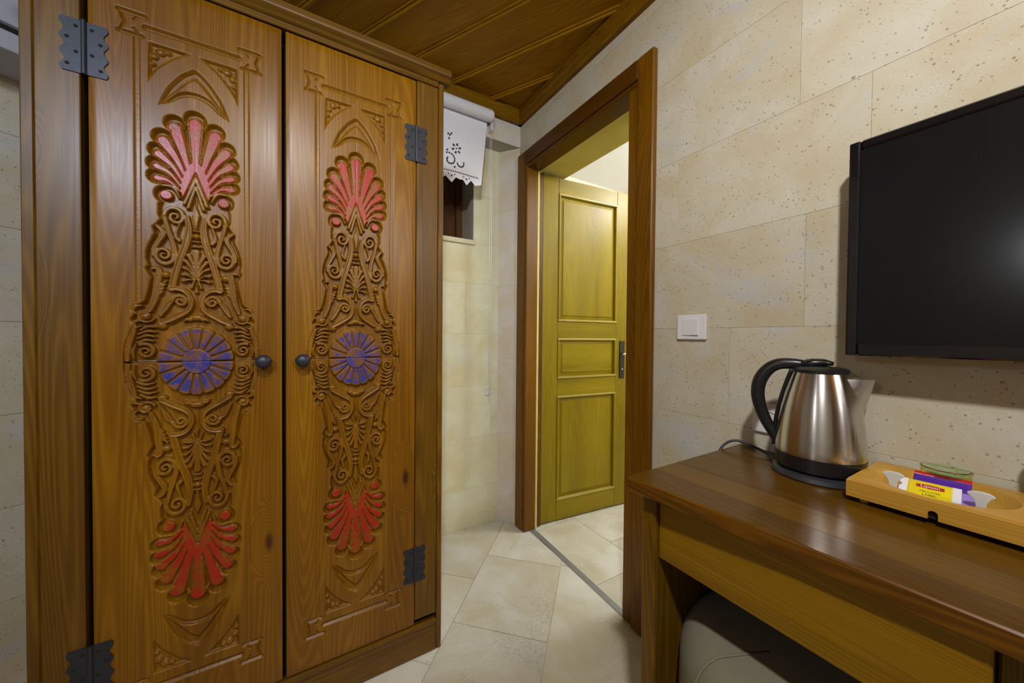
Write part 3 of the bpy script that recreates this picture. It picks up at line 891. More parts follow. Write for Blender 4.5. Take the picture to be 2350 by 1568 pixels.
# --- middle volute and tail to the outside
sp2 = spiral((59, 258), 178, 820, 20.0, 2.8, 1.28)
stroke(sp2, (4.2, 3.8, 3.0, 2.5), -1.0)
stroke(curve([(77, 256), (76, 270), (68, 289), (60, 306), (63, 318), (70, 325)], 8), (3.6, 4.4, 4.6, 3.6), -1.2, dip=1.2)
stroke(curve([(86, 300), (90, 268), (91, 246), (86, 230)], 8), (1.0, 2.4, 2.4, 1.2), -3.5)
# --- mini palmette
mp = [([(0, 208), (0, 245), (0, 272)], (2.0, 4.0, 5.6)), ([(2, 212), (7, 242), (14, 262)], (1.3, 2.6, 4.2)), ([(3, 210), (11, 233), (20, 248)], (1.3, 2.4, 3.8)),
      ([(4, 207), (13, 224), (23, 231)], (1.3, 2.2, 3.4)), ([(5, 204), (15, 213), (25, 214)], (1.3, 2.2, 3.2)), ([(5, 202), (15, 202), (25, 199)], (1.3, 2.2, 3.0))]
for pts, rad in mp: stroke(curve(pts, 6), rad, -2.0, 1.8)
dome((0, 207), 7, -1.5)
stroke([(3, 203), (9, 182)], (2.2, 2.6), -2.5); stroke([(0, 192), (0, 172)], (1.0, 3.2), -2.5)
dome((0, 311), 8.0, -0.5); stroke([(0, 297), (6, 297)], 2.2, -3.0); stroke([(0, 323), (5, 323)], 2.0, -3.0); stroke([(0, 285), (7, 284)], 2.2, -3.0)
# --- bead and outer leaf
dome((56, 211), 9.5, -0.5)
stroke(curve([(80, 222), (73, 226), (68, 218), (71, 186), (75, 152), (84, 122)], 8), (2.5, 3.6, 5.0, 6.0, 5.5, 3.5), -1.2, dip=1.5)
stroke(curve([(88, 205), (90, 180), (95, 150)], 8), (1.0, 2.5, 1.5), -3.5)
for k in range(4):
    stroke(curve([(54 + 2.5*k, 196 - 9*k), (60 + 2.6*k, 190 - 9*k), (64 + 2.4*k, 184 - 9*k)], 4), (1.6, 2.6, 1.4), -2.5, 1.6)
# --- lower volute and its long tail
lo = curve([(46, 178), (36, 179), (24, 175), (14, 163), (10, 147), (14, 130), (24, 119), (38, 110), (52, 101), (64, 94)], 8)
stroke(lo, (5.2, 4.8, 4.4, 4.6, 5.4, 6.0, 5.0), -1.0, dip=1.4)
sp3 = spiral((30, 148), 0, 560, 15.0, 2.5, 1.1)
stroke(sp3, (3.8, 3.6, 3.0, 2.6), -1.4)
stroke(curve([(45, 146), (52, 140), (58, 128), (66, 112)], 8), (3.0, 5.0, 5.0, 3.0), -3.0, dip=1.0)
dome((64, 87), 10.5, -0.5, 9.0)
# --- egg with wings
dome((0, 109), 16.5, 0.0, 9.0); stroke(curve([(12, 104), (19, 104), (24, 98)], 6), (4.0, 3.0, 1.0), -2.0)
# --- corner scroll, feathers, side spiral and outer leaf
dome((92, 109), 10.0, -0.5); stroke(spiral((92, 109), 200, 520, 15.5, 8.0, 1.0, 24), (2.4, 2.0), -2.5, 1.8)
stroke(curve([(98, 134), (108, 132), (113, 122), (107, 114)], 6), (2.0, 3.4, 3.2, 2.0), -1.8)
stroke(curve([(103, 98), (112, 94), (109, 82), (99, 86)], 6), (2.4, 3.2, 2.8, 2.0), -1.8)
for k, (a, b) in enumerate((((74, 84), (101, 76)), ((74, 72), (104, 66)), ((76, 61), (106, 56)), ((78, 50), (107, 46)))):
    m = ((a[0] + b[0]) / 2, (a[1] + b[1]) / 2 + 5)
    stroke(curve([a, m, b], 6), (1.8, 3.4, 2.2), -1.8, 2.0)
sp4 = spiral((92, 26), 60, 640, 17.0, 3.0, 1.1)
stroke(sp4, (3.8, 3.4, 2.8, 2.4), -1.2)
stroke(curve([(110, 92), (111, 74), (117, 52), (121, 28), (122, 6)], 8), (2.2, 3.6, 4.6, 4.2, 3.6), -1.4, dip=1.4)
stroke(curve([(108, 42), (113, 26), (112, 8)], 6), (1.8, 3.0, 2.2), -2.4)
# --- rosette of eighteen petals
rr = np.hypot(U / 76.0, V / 87.0); th = np.degrees(np.arctan2(V / 87.0, U / 76.0))
ph = (np.mod(th, 20.0) - 10.0) / 10.0            # -1..1 across one petal
scal = 1.0 - 0.045 * (1 - np.sqrt(np.clip(1 - ph**2, 0, 1)))
pw = np.clip(1 - np.abs(ph) ** 1.0, 0, 1) * rr * 87 * math.radians(10)     # mm from groove
hr = -8.0 + 6.4 * sm(pw / 3.6)
hr = np.where(rr < 0.375, -7.0 + 6.2 * sm((0.375 - rr) / 0.035), hr)
edge_r = sm((scal - rr) / 0.05)
hr = -DEEP + (hr + DEEP) * edge_r
ROS = rr - 1.02
Hh = np.where((ROS < 0) & (rr < scal + 0.01), np.maximum(hr, np.where(rr > 0.93, Hh, -99)), Hh)
blue = np.where(rr < scal - 0.03, sm((pw - 2.0) / 1.4), 0) * sm((0.93 - rr) / 0.05); blue = np.where(rr < 0.355, 1.0, blue)
dark = np.where(rr < 0.93, np.where(rr < 0.36, 0, 1 - sm(pw / 2.8)), dark)
# --- saw cuts: cross joint and centre seam
cut = (np.abs(V) < 0.6) * (U < 129) * 1.0
Hh = Hh - 7.0 * cut; dark = np.maximum(dark, 0.9 * cut)
# --- pointed arch, spandrels, border bar and brackets at the head of the door
def vgroove(pts, rad, depth):
    global Hh, dark
    d = seg_dist(U, V, pts, rad)
    rm = float(np.mean(rad))
    cutd = -depth * np.clip(-d / (rm * 0.85), 0, 1)
    Hh = np.minimum(Hh, cutd)
    dark = np.maximum(dark, 0.62 * sm(-d / 1.5))
    return d
vgroove(curve([(0, 707), (20, 688), (42, 656), (55, 632), (66, 612)], 8), (11, 10.5, 9.5, 6, 0.8), 8.5)
vgroove(curve([(0, 656), (16, 653), (32, 644), (46, 629), (58, 618)], 8), (6.5, 6.5, 6.0, 5.0, 2.0), 7.0)
spd = poly_sdf(U, V, [(4, 753.5), (83.5, 753.5), (84.5, 652), (78, 672), (66, 694), (52, 712), (36, 729), (18, 743)])
Hh = np.where(spd < 0, np.minimum(Hh, -8.0 * sm(-spd / 7.0)), Hh); dark = np.maximum(dark, 0.62 * sm(-spd / 1.5))
for (a, b, r) in ((62, 738, 9.5), (73, 724, 8.0), (49, 741, 6.5), (76, 705, 5.5)):
    qq = np.hypot(U - a, V - b) / r
    Hh = np.maximum(Hh, np.where(qq < 1, -8 + 6.8 * np.sqrt(np.clip(1 - qq**2, 0, 1)), -99)); dark = np.where(qq < 0.8, dark * 0.4, dark)
vgroove([(0, 782.5), (87, 782.5)], 7.2, 6.5)
vgroove([(88, 806), (131, 806)], 5.6, 6.0); vgroove([(93, 759), (131, 759)], 5.4, 6.0); vgroove([(128, 803), (122, 782), (128, 762)], 3.4, 5.0)
vgroove([(100, 803), (106, 793)], 3.0, 4.5); vgroove([(100, 764), (106, 774)], 3.0, 4.5)
# --- reeded channels beside the carving
chan = sm((U - 96.0) / 1.6) * sm((109.0 - U) / 4.5) * (V < 757) * sm((757 - V) / 2)
Hh = np.where(G > 3.0, np.minimum(Hh, -2.8 * chan), np.where(G > 0, np.minimum(Hh, -2.8 * chan * G / 3.0), Hh))
dark = np.maximum(dark, np.where(G > 2, 0.25 * chan, 0))
# --- hand-cut irregularity, board seams
wob = rng.normal(0, 1, U.shape)
for _ in range(3):
    wob[1:-1, 1:-1] = (wob[1:-1, 1:-1] + wob[:-2, 1:-1] + wob[2:, 1:-1] + wob[1:-1, :-2] + wob[1:-1, 2:]) / 5
Hh = Hh + wob * 0.12 * sm(-Hh / 2.0)
Hh[:, -1] -= 1.5; Hh[-1, :] -= 1.5            # eased arris
# --- regions (one object each)
cls = np.zeros(U.shape, int)                   # 0 board
cls[(BODY < 3.0)] = 2
cls[(PAL < 3.0) & (V > 396)] = 1
cls[rr < 1.03] = 3
cls[(V > 604) & (V < 764) & (U < 90) & (PAL > 2.0) & (cls == 0) & (poly_sdf(U, V, [(-5, 760), (90, 760), (90, 640), (74, 600), (55, 606), (30, 634), (-5, 642)]) < 0)] = 4
cls[(V > 768) & (V < 797) & (U < 84)] = 5
cls[(V > 751) & (V < 814) & (U >= 84) & (U < 137)] = 6
# --- mirror the quadrant out to the whole door
def full(A): 
    R = np.concatenate([A[:, :0:-1], A], 1)
    return np.concatenate([R[:0:-1, :], R], 0)
uu = np.concatenate([-u_ax[:0:-1], u_ax]); vv = np.concatenate([-v_ax[:0:-1], v_ax])
FH, FR, FB, FD, FC = full(Hh), full(red), full(blue), full(dark), full(cls)
seam = np.exp(-(uu / 0.8) ** 2)[None, :] * 0.35
FH = FH - seam
nv, nu = FH.shape
PX = np.broadcast_to(uu[None, :], FH.shape) / 1000.0
PZ = np.broadcast_to(vv[:, None], FH.shape) / 1000.0
CO = np.stack([PX, -FH / 1000.0, PZ], -1).reshape(-1, 3)
PC = np.stack([FR, FB, FD, np.ones_like(FR)], -1).reshape(-1, 4).astype(np.float32)
idx = np.arange(nv * nu).reshape(nv, nu)
quad = np.stack([idx[:-1, :-1], idx[:-1, 1:], idx[1:, 1:], idx[1:, :-1]], -1).reshape(-1, 4)
fc = FC[:-1, :-1].copy()
fc = np.maximum(fc, 0)
VM = np.broadcast_to(((vv[:-1] + vv[1:]) / 2)[:, None], fc.shape); UM = np.broadcast_to(((uu[:-1] + uu[1:]) / 2)[None, :], fc.shape)
fc_flat, vm, um = fc.ravel(), VM.ravel(), UM.ravel()
def sub_mesh(name, mask, extra=None):
    qd = quad[mask]
    used = np.unique(qd); remap = np.full(nv * nu, -1, np.int64); remap[used] = np.arange(len(used))
    qd = remap[qd]; co = CO[used]; pc = PC[used]
    nbase = len(co); ex_f = []
    if extra is not None:
        ev, ef = extra
        co = np.concatenate([co, ev]); pc = np.concatenate([pc, np.tile(np.array([[0, 0, 0, 1]], np.float32), (len(ev), 1))])
        ex_f = [[i + nbase for i in f] for f in ef]
    me = bpy.data.meshes.new(name)
    nf = len(qd) + len(ex_f)
    me.vertices.add(len(co)); me.vertices.foreach_set('co', co.astype(np.float32).ravel())
    loops = np.concatenate([qd.ravel(), np.array([i for f in ex_f for i in f], np.int64)]).astype(np.int32)
    me.loops.add(len(loops)); me.loops.foreach_set('vertex_index', loops)
    me.polygons.add(nf)
    me.polygons.foreach_set('loop_start', np.arange(0, nf * 4, 4, dtype=np.int32))
    me.update(calc_edges=True)
    sh = np.ones(nf, bool); sh[len(qd):] = False
    me.polygons.foreach_set('use_smooth', sh)
    at = me.color_attributes.new('paint', 'FLOAT_COLOR', 'POINT')
    at.data.foreach_set('color', pc.ravel())
    me.materials.append(M['door'])
    me.validate()
    return me
# board with sides and a back
hw, hh, th_ = DWH, DH, 0.024
e0 = 0.0015
ev = np.array([(-hw, e0, -hh), (hw, e0, -hh), (hw, e0, hh), (-hw, e0, hh), (-hw, th_, -hh), (hw, th_, -hh), (hw, th_, hh), (-hw, th_, hh)])
ef = [(0, 4, 5, 1), (1, 5, 6, 2), (2, 6, 7, 3), (3, 7, 4, 0), (4, 7, 6, 5)]
door_me = sub_mesh('carved_door', fc_flat == 0, (ev, ef))
carv = [('palmette', sub_mesh('palmette', (fc_flat == 1) & (vm > 0))), ('palmette', sub_mesh('palmette', (fc_flat == 1) & (vm < 0))),
        ('scroll_carving', sub_mesh('scroll_carving', (fc_flat == 2) & (vm > 0))), ('scroll_carving', sub_mesh('scroll_carving', (fc_flat == 2) & (vm < 0))),
        ('rosette', sub_mesh('rosette', fc_flat == 3)),
        ('arch_carving', sub_mesh('arch_carving', (fc_flat == 4) & (vm > 0))), ('arch_carving', sub_mesh('arch_carving', (fc_flat == 4) & (vm < 0))),
        ('border_groove', sub_mesh('border_groove', (fc_flat == 5) & (vm > 0))), ('border_groove', sub_mesh('border_groove', (fc_flat == 5) & (vm < 0)))]
for su in (-1, 1):
    for sv in (-1, 1):
        carv.append(('corner_bracket', sub_mesh('corner_bracket', (fc_flat == 6) & (vm * sv > 0) & (um * su > 0))))
knob_me = lathe_me([(0.0, -0.040), (0.008, -0.0395), (0.014, -0.036), (0.018, -0.029), (0.0185, -0.024), (0.016, -0.018), (0.010, -0.014), (0.0075, -0.010), (0.0075, -0.004), (0.012, -0.001), (0.012, 0.002)], 28, 'knob')
knob_me.transform(Matrix.Rotation(math.radians(-90), 4, 'X'))
auto_smooth(knob_me, 50); knob_me.materials.append(M['black_iron'])
def hinge_leaf_me(name, sgn):
    w, h, n = 0.033, 0.114, 40
    pts = [(0.0, -h/2), (0.0, h/2)]
    for k in range(n + 1):
        z = h/2 - h * k / n
        pts.append((sgn * (w + 0.0035 * math.sin(k / n * math.pi * 7.0)), z))
    return prism_me(pts, -0.0025, 0.0, 'y', name)
hl = [hinge_leaf_me('hinge_leaf', -1), hinge_leaf_me('hinge_leaf', 1)]
screw_me = lathe_me([(0.0, 0.0009), (0.0026, 0.0006), (0.0036, 0.0)], 12, 'screw'); screw_me.transform(Matrix.Rotation(math.radians(90), 4, 'X'))
barrel_me = lathe_me([(0.0, -0.058), (0.0042, -0.058), (0.0042, 0.058), (0.0, 0.058)], 16, 'hinge_barrel'); auto_smooth(barrel_me)
def add_hinge(x, z):
    br = link('hinge', barrel_me, M['black_iron'], wd, Vector((x, YW - .0045, z)) - world_off(wd))
    for k, sg in enumerate((-1, 1)):
        lf = link('hinge_leaf', hl[k], M['black_iron'], br, (0, 0.0042, 0))
        for j, (dx, dz) in enumerate(((0.012, 0.042), (0.025, 0.015), (0.012, -0.013), (0.025, -0.042))):
            s = link('screw', screw_me, M['dark_gap'], br, (sg * dx, 0.0016, dz))
    return br
for cx, sk in ((-0.2225, 1), (0.1440, -1)):
    d = link('carved_door', door_me, M['door'], wd, Vector((cx, YW, VC)) - world_off(wd))
    for nm, me in carv: link(nm, me, M['door'], d)
    link('knob', knob_me, M['black_iron'], d, (sk * (DWH - 0.0400), 0.0, -0.003))
for hx in (-0.4055, 0.3235):
    for hz in (1.703, 2 * VC - 1.703): add_hinge(hx, hz)

# ------------------------------------------------------------------ desk
dk = thing('writing_desk', (0.85, 0.20, 0.0), 'dark stained wooden desk against the stone wall', 'desk')
ZD = 0.780
top = [(0.606, 0.516), (XR - .001, 0.516), (XR - .001, -0.75), (0.652, -0.75), (0.634, -0.02), (0.626, 0.22)]
xs_ = [0.60, 0.695, 0.775, 0.868, 0.955, XR]
for a_, b_ in zip(xs_[:-1], xs_[1:]):
    pl = clip_poly(top, (a_ + .0002, b_ - .0002, -2, 2))
    if pl: prism('top_stave', pl, ZD - 0.020, ZD, M['desk_y'], dk, 'z', 0.0006)
edge = [(0.604, 0.518), (0.616, 0.5165), (0.636, 0.22), (0.644, -0.02), (0.662, -0.75), (0.650, -0.75), (0.632, -0.02), (0.624, 0.22)]
prism('edge_band', edge, ZD - 0.0295, ZD - 0.0005, M['desk_f'], dk, 'z', 0.002)
box('side_panel', 0.640, XR - .002, 0.468, 0.496, 0.0, ZD - 0.030, M['desk_z'], dk, 0.002)
box('panel_edge', 0.630, 0.6402, 0.466, 0.498, 0.0, ZD - 0.030, M['desk_z'], dk, 0.003)
box('apron', 0.644, 0.664, 0.052, 0.467, 0.618, ZD - 0.030, M['desk_a'], dk, 0.002)
box('divider_panel', 0.668, XR - .002, 0.030, 0.050, 0.0, ZD - 0.030, M['desk_z'], dk, 0.002)
box('side_panel', 0.668, XR - .002, -0.74, -0.715, 0.0, ZD - 0.030, M['desk_z'], dk, 0.002)
box('back_panel', XR - .016, XR - .003, -0.714, 0.466, 0.25, ZD - 0.030, M['desk_z'], dk)

# ------------------------------------------------------------------ upholstered stool under the desk
stl = thing('round_stool', (0.815, 0.255, 0.0), 'beige upholstered round stool tucked under the desk', 'stool')
R = 0.228
prof = [(0.0, 0.05), (R - .012, 0.05), (R, 0.06), (R + .002, 0.25), (R, 0.42)]
for k in range(1, 9):
    a = math.pi / 2 * k / 8
    prof.append((R - 0.06 + 0.06 * math.cos(a), 0.42 + 0.075 * math.sin(a)))
prof += [(0.10, 0.503), (0.0, 0.506)]
me = auto_smooth(lathe_me(prof, 72, 'upholstery'), 60)
link('upholstery', me, M['fabric'], stl)
for a in (150, 270, 30):
    x, y = math.cos(math.radians(a)) * (R + .001), math.sin(math.radians(a)) * (R + .001)
    k = (R - .06) / R
    pth = [(x, y, 0.06), (x, y, 0.25), (x, y, 0.42)] + [(x / R * (R - .06 + .061 * math.cos(b)), y / R * (R - .06 + .061 * math.cos(b)), 0.42 + 0.077 * math.sin(b)) for b in np.linspace(0.2, math.pi/2, 6)] + [(x * .4, y * .4, 0.504)]
    link('seam_piping', tube_me(pth, 0.0022, 8, 'seam_piping', up=(y, -x, 0)), M['piping'], stl, smooth=True)
for a in (45, 135, 225, 315):
    me = lathe_me([(0.014, 0.0), (0.020, 0.05), (0.0, 0.05)], 16, 'foot')
    link('foot', me, M['dark_wood'], stl, (0.16 * math.cos(math.radians(a)), 0.16 * math.sin(math.radians(a)), 0), True)

# ------------------------------------------------------------------ kettle on its power base
KX, KY = 0.976, 0.3115
kb = thing('kettle_base', (KX, KY, ZD), 'flat black power base under the steel kettle with trailing cable', 'kettle base')
pts = []
ha = math.radians(107.7)            # handle direction
for k in range(48):
    a = 2 * math.pi * k / 48
    pts.append((0.0815 * math.cos(a), 0.0815 * math.sin(a)))
me = lathe_me([(0.0, 0.0), (0.080, 0.0), (0.083, 0.003), (0.080, 0.011), (0.070, 0.0165), (0.0, 0.0165)], 64, 'base_plate'); auto_smooth(me, 40)
link('base_plate', me, M['grey_plastic'], kb)
# wedge-shaped front apron of the base that shows towards the tray
wa = math.radians(-128)
cpts = catmull([(KX - .02, KY + .076, ZD + .006), (KX + .03, KY + .105, ZD + .008), (KX + .045, KY + .155, ZD + .016), (KX + .035, KY + .190, ZD + .022), (KX + .01, KY + .2085, ZD + .006), (KX - .012, KY + .2125, ZD - .03), (KX - .005, KY + .2128, ZD - .07)], 8)
me = tube_me([Vector(p) - Vector((KX, KY, ZD)) for p in cpts], 0.0032, 10, 'power_cable')
link('power_cable', me, M['cable'], kb, smooth=True)

kt = thing('electric_kettle', (KX, KY, ZD + 0.017), 'brushed steel electric kettle with black handle and lid', 'kettle')
me = lathe_me([(0.0, 0.0), (0.070, 0.0), (0.0765, 0.004), (0.0775, 0.033), (0.0, 0.033)], 72, 'bottom_ring'); auto_smooth(me, 40)
link('bottom_ring', me, M['black_plastic'], kt)
bp = [(0.0768, 0.033), (0.0774, 0.037), (0.0772, 0.048), (0.0758, 0.070), (0.0728, 0.100), (0.0680, 0.132), (0.0615, 0.162), (0.0535, 0.190), (0.0468, 0.210)]
me = lathe_me([(0.0, 0.0331)] + bp + [(0.0, 0.210)], 96, 'steel_body'); auto_smooth(me, 50)
link('steel_body', me, M['steel'], kt)
sd = Vector((-math.cos(ha), -math.sin(ha), 0)); sdp = Vector((-sd.y, sd.x, 0))
# pouring lip
def body_r(z):
    zz = [b[1] for b in bp]; rr_ = [b[0] for b in bp]
    return float(np.interp(z, zz, rr_))
lv_, lf_ = [], []
rows = 7
for i in range(rows):
    t = i / (rows - 1)
    z = 0.200 - 0.078 * t
    ext = 0.036 * (1 - t) ** 1.1
    halfw = 0.60 * (1 - t) ** 0.75 + 0.03
    r = body_r(z) - 0.0015
    for j in range(9):
        s = (j / 8 - 0.5) * 2
        a = s * halfw
        rad = r + ext * (1 - abs(s)) ** 0.9
        p = sd * (rad * math.cos(a)) + sdp * (r * math.sin(a))
        lv_.append((p.x, p.y, z))
for i in range(rows - 1):
    for j in range(8):
        a = i * 9 + j; lf_.append((a, a + 1, a + 10, a + 9))
lf_.append(tuple(range(9)))
me = poly_me(lv_, lf_, 'spout'); bm = bmesh.new(); bm.from_mesh(me); bmesh.ops.recalc_face_normals(bm, faces=list(bm.faces)); bm.to_mesh(me); bm.free(); auto_smooth(me, 40)
link('spout', me, M['steel'], kt)
me = lathe_me([(0.0475, 0.2085), (0.0490, 0.2095), (0.0490, 0.2155), (0.0440, 0.2195), (0.030, 0.2225), (0.0, 0.224)], 64, 'lid'); auto_smooth(me, 40)
lid = link('lid', me, M['black_plastic'], kt)
hd = Vector((math.cos(ha), math.sin(ha), 0))
me = tube_me([hd * 0.030 + Vector((0, 0, .224)), hd * 0.012 + Vector((0, 0, .2295)), hd * -0.006 + Vector((0, 0, .231)), hd * -0.022 + Vector((0, 0, .229))], [0.010, 0.010, 0.008, 0.004], 12, 'lid_catch', 1.5)
link('lid_catch', me, M['black_plastic'], lid, smooth=True)
hp_ = [(0.012, .2235), (0.045, .2255), (0.072, .2235), (0.092, .2105), (0.1075, .184), (0.1120, .152), (0.1065, .120), (0.0965, .092), (0.083, .066), (0.072, .046)]
hpts = catmull([tuple(hd * a + Vector((0, 0, z))) for a, z in hp_], 6)
hr_ = np.interp(np.linspace(0, 1, len(hpts)), [0, .1, .3, .45, .6, .8, 1], [0.007, 0.0105, 0.0115, 0.0125, 0.012, 0.0105, 0.0085])
me = tube_me(hpts, list(hr_), 16, 'handle', 1.15, up=(-hd.y, hd.x, 0))
link('handle', me, M['black_plastic'], kt, smooth=True)
sp_pts = catmull([tuple(hd * (body_r(z) + 0.0025) + Vector((0, 0, z))) for z in (0.212, 0.18, 0.14, 0.10, 0.06, 0.036)], 5)
me = tube_me(sp_pts, 0.0075, 10, 'handle_spine', 0.55, up=(-hd.y, hd.x, 0))
me2 = me
link('handle_spine', me, M['black_plastic'], kt, smooth=True)

# ------------------------------------------------------------------ wooden tray
TX0, TX1, TY0, TY1, TZ0, TZ1 = 0.878, 1.058, -0.10, 0.236, ZD + 0.010, ZD + 0.040
tr = thing('wooden_tray', ((TX0 + TX1) / 2, (TY0 + TY1) / 2, ZD), 'pale beech serving tray with an oval hollow on the desk', 'tray')
ox, oy, oax, oay, odz = 0.969, 0.139, 0.080, 0.082, 0.022
tv_, tf_ = [], []
N = 96
ang_ = [2 * math.pi * k / N for k in range(N)]
corner_a = [math.atan2(cy - oy, cx - ox) % (2 * math.pi) for cx in (TX0, TX1) for cy in (TY0, TY1)]
for ca_ in corner_a:      # snap samples onto the corners
    k = min(range(N), key=lambda i: abs(((ang_[i] - ca_ + math.pi) % (2 * math.pi)) - math.pi)); ang_[k] = ca_
def rect_hit(a):
    dx, dy = math.cos(a), math.sin(a); t = 1e9
    if dx > 1e-9: t = min(t, (TX1 - ox) / dx)
    if dx < -1e-9: t = min(t, (TX0 - ox) / dx)
    if dy > 1e-9: t = min(t, (TY1 - oy) / dy)
    if dy < -1e-9: t = min(t, (TY0 - oy) / dy)
    return ox + dx * t, oy + dy * t
def ell(a, k=1.0):
    dx, dy = math.cos(a), math.sin(a); t = 1 / math.hypot(dx / (oax * k), dy / (oay * k))
    return ox + dx * t, oy + dy * t
rings = []
rings.append([(*rect_hit(a), TZ0) for a in ang_])
rings.append([(*rect_hit(a), TZ1) for a in ang_])
rings.append([(*ell(a, 1.02), TZ1) for a in ang_])
rings.append([(*ell(a, 1.0), TZ1 - .0015) for a in ang_])
rings.append([(*ell(a, 0.90), TZ1 - odz * .8) for a in ang_])
rings.append([(*ell(a, 0.80), TZ1 - odz) for a in ang_])
c0 = Vector(tr.location)
for rg in rings:
    for p in rg: tv_.append(tuple(Vector(p) - c0))
for i in range(len(rings) - 1):
    for k in range(N):
        a, b = i * N + k, i * N + (k + 1) % N
        tf_.append((a, b, b + N, a + N))
tf_.append(tuple((len(rings) - 1) * N + k for k in range(N))); tf_.append(tuple(range(N - 1, -1, -1)))
me = poly_me(tv_, tf_, 'tray_board'); bm = bmesh.new(); bm.from_mesh(me); bmesh.ops.recalc_face_normals(bm, faces=list(bm.faces)); bm.to_mesh(me); bm.free(); auto_smooth(me, 40)
link('tray_board', me, M['tray'], tr)
# front strip with the arched notch
fp = [(TY0, TZ0), (TY0, TZ1 - .001), (TY1, TZ1 - .001), (TY1, TZ0)]
ny0 = 0.131
npts = [(ny0 + .0055, TZ0), (ny0 + .0055, TZ0 + .009)] + [(ny0 + .0055 * math.cos(a), TZ0 + .009 + .0055 * math.sin(a)) for a in np.linspace(0.3, math.pi - .3, 6)] + [(ny0 - .0055, TZ0 + .009), (ny0 - .0055, TZ0)]
prism('front_strip', fp + npts, TX0 - .008, TX0 - .0002, M['tray'], tr, 'x')
box('notch_shade', TX0 - .0012, TX0 - .0003, ny0 - .0055, ny0 + .0055, TZ0, TZ0 + .0142, M['dark_gap'], tr)  # black backing paints in the shade inside the notch
for px_, py_ in ((TX0 + .012, TY1 - .02), (TX1 - .02, TY1 - .02), (TX0 + .012, TY0 + .02), (TX1 - .02, TY0 + .02)):
    link('foot', lathe_me([(0.0, 0), (0.006, 0), (0.007, 0.010), (0.0, 0.010)], 12, 'foot'), M['tray'], tr, Vector((px_, py_, ZD)) - c0)

# sachets in the hollow
def pillow_me(w, h, t, name):
    nx, ny = 14, 10
    v, f = [], []
    for side in (1, -1):
        for j in range(ny + 1):
            for i in range(nx + 1):
                a, b = i / nx * 2 - 1, j / ny * 2 - 1
                k = (1 - abs(a) ** 3) * (1 - abs(b) ** 3)
                v.append((a * w / 2, b * h / 2, side * (0.0003 + t / 2 * k)))
    n1 = (nx + 1) * (ny + 1)
    for s in (0, 1):
        for j in range(ny):
            for i in range(nx):
                a = s * n1 + j * (nx + 1) + i
                q_ = (a, a + 1, a + nx + 2, a + nx + 1)
                f.append(q_ if s == 0 else q_[::-1])
    def edge_(lst):
        for a, b in zip(lst[:-1], lst[1:]): f.append((a, a + n1, b + n1, b))
    edge_([i for i in range(nx + 1)]); edge_([ny * (nx + 1) + i for i in range(nx + 1)][::-1])
    edge_([j * (nx + 1) for j in range(ny + 1)][::-1]); edge_([j * (nx + 1) + nx for j in range(ny + 1)])
    me = poly_me(v, f, name); me.polygons.foreach_set('use_smooth', [True] * len(me.polygons))
    return me
def placed(o, loc, yaxis_dir, tilt):
    """local x along -Y of the room (reading direction from the room side), local y up the slope, local z towards the camera"""
    xa = Vector(yaxis_dir).normalized()
    up = Vector((0, 0, 1))
    back = up.cross(xa).normalized() * 1.0           # horizontal direction towards the wall
    if back.x < 0: back = -back
    ya = (up * math.sin(tilt) + back * math.cos(tilt)).normalized()
    za = xa.cross(ya).normalized()
    if za.z < 0: xa = -xa; za = xa.cross(ya).normalized()
    o.matrix_world = Matrix(((xa.x, ya.x, za.x, loc[0]), (xa.y, ya.y, za.y, loc[1]), (xa.z, ya.z, za.z, loc[2]), (0, 0, 0, 1)))
tb = thing('tea_packet', (0, 0, 0), 'yellow tea packet with white ends and a red lozenge on the tray', 'tea packet')
placed(tb, (0.936, 0.146, ZD + 0.0355), (0.10, -1, 0), math.radians(27))
link('packet_body', pillow_me(0.052, 0.046, 0.006, 'packet_body'), M['tea_y'], tb)
for s in (-1, 1):
    link('packet_end', box_me(0.010, 0.046, 0.0016, 0.0004, 'packet_end'), M['tea_w'], tb, (s * 0.0300, 0, 0))
lz = prism_me([(-.016, -.0035), (0, -.0052), (.016, -.0035), (.016, .0035), (0, .0052), (-.016, .0035)], 0, .0003, 'z', 'lozenge')
lzo = link('lozenge', lz, M['tea_r'], tb, (0.001, 0.0075, 0.00325))
link('lettering', text_me('Lipton', 0.0088, 'lettering'), M['tea_w'], lzo, (0, 0, 0.0005))
link('lettering', text_me('YELLOW', 0.0062, 'lettering'), M['tea_k'], tb, (0.001, -0.0055, 0.00345))
link('lettering', text_me('LABEL', 0.0062, 'lettering'), M['tea_k'], tb, (0.001, -0.0125, 0.0033))
pb = thing('coffee_sachet', (0, 0, 0), 'purple and red sachet standing behind the yellow packet', 'sachet')
placed(pb, (0.966, 0.137, ZD + 0.0385), (0.10, -1, 0), math.radians(30))
link('sachet_body', pillow_me(0.066, 0.050, 0.006, 'sachet_body'), M['purple'], pb)
link('sachet_end', box_me(0.066, 0.008, 0.0016, 0.0004, 'sachet_end'), M['red_pk'], pb, (0, 0.028, 0))
pl_ = thing('sugar_sachet', (0, 0, 0), 'lilac and red sachet tucked beside the yellow packet', 'sachet')
placed(pl_, (0.940, 0.1085, ZD + 0.0310), (0.10, -1, 0), math.radians(26))
link('sachet_body', pillow_me(0.034, 0.044, 0.004, 'sachet_body'), M['lilac'], pl_)
link('sachet_corner', prism_me([(0.0175, -0.024), (0.0175, 0.008), (-0.006, -0.024)], -0.0008, 0.0012, 'z', 'sachet_corner'), M['red_pk'], pl_)
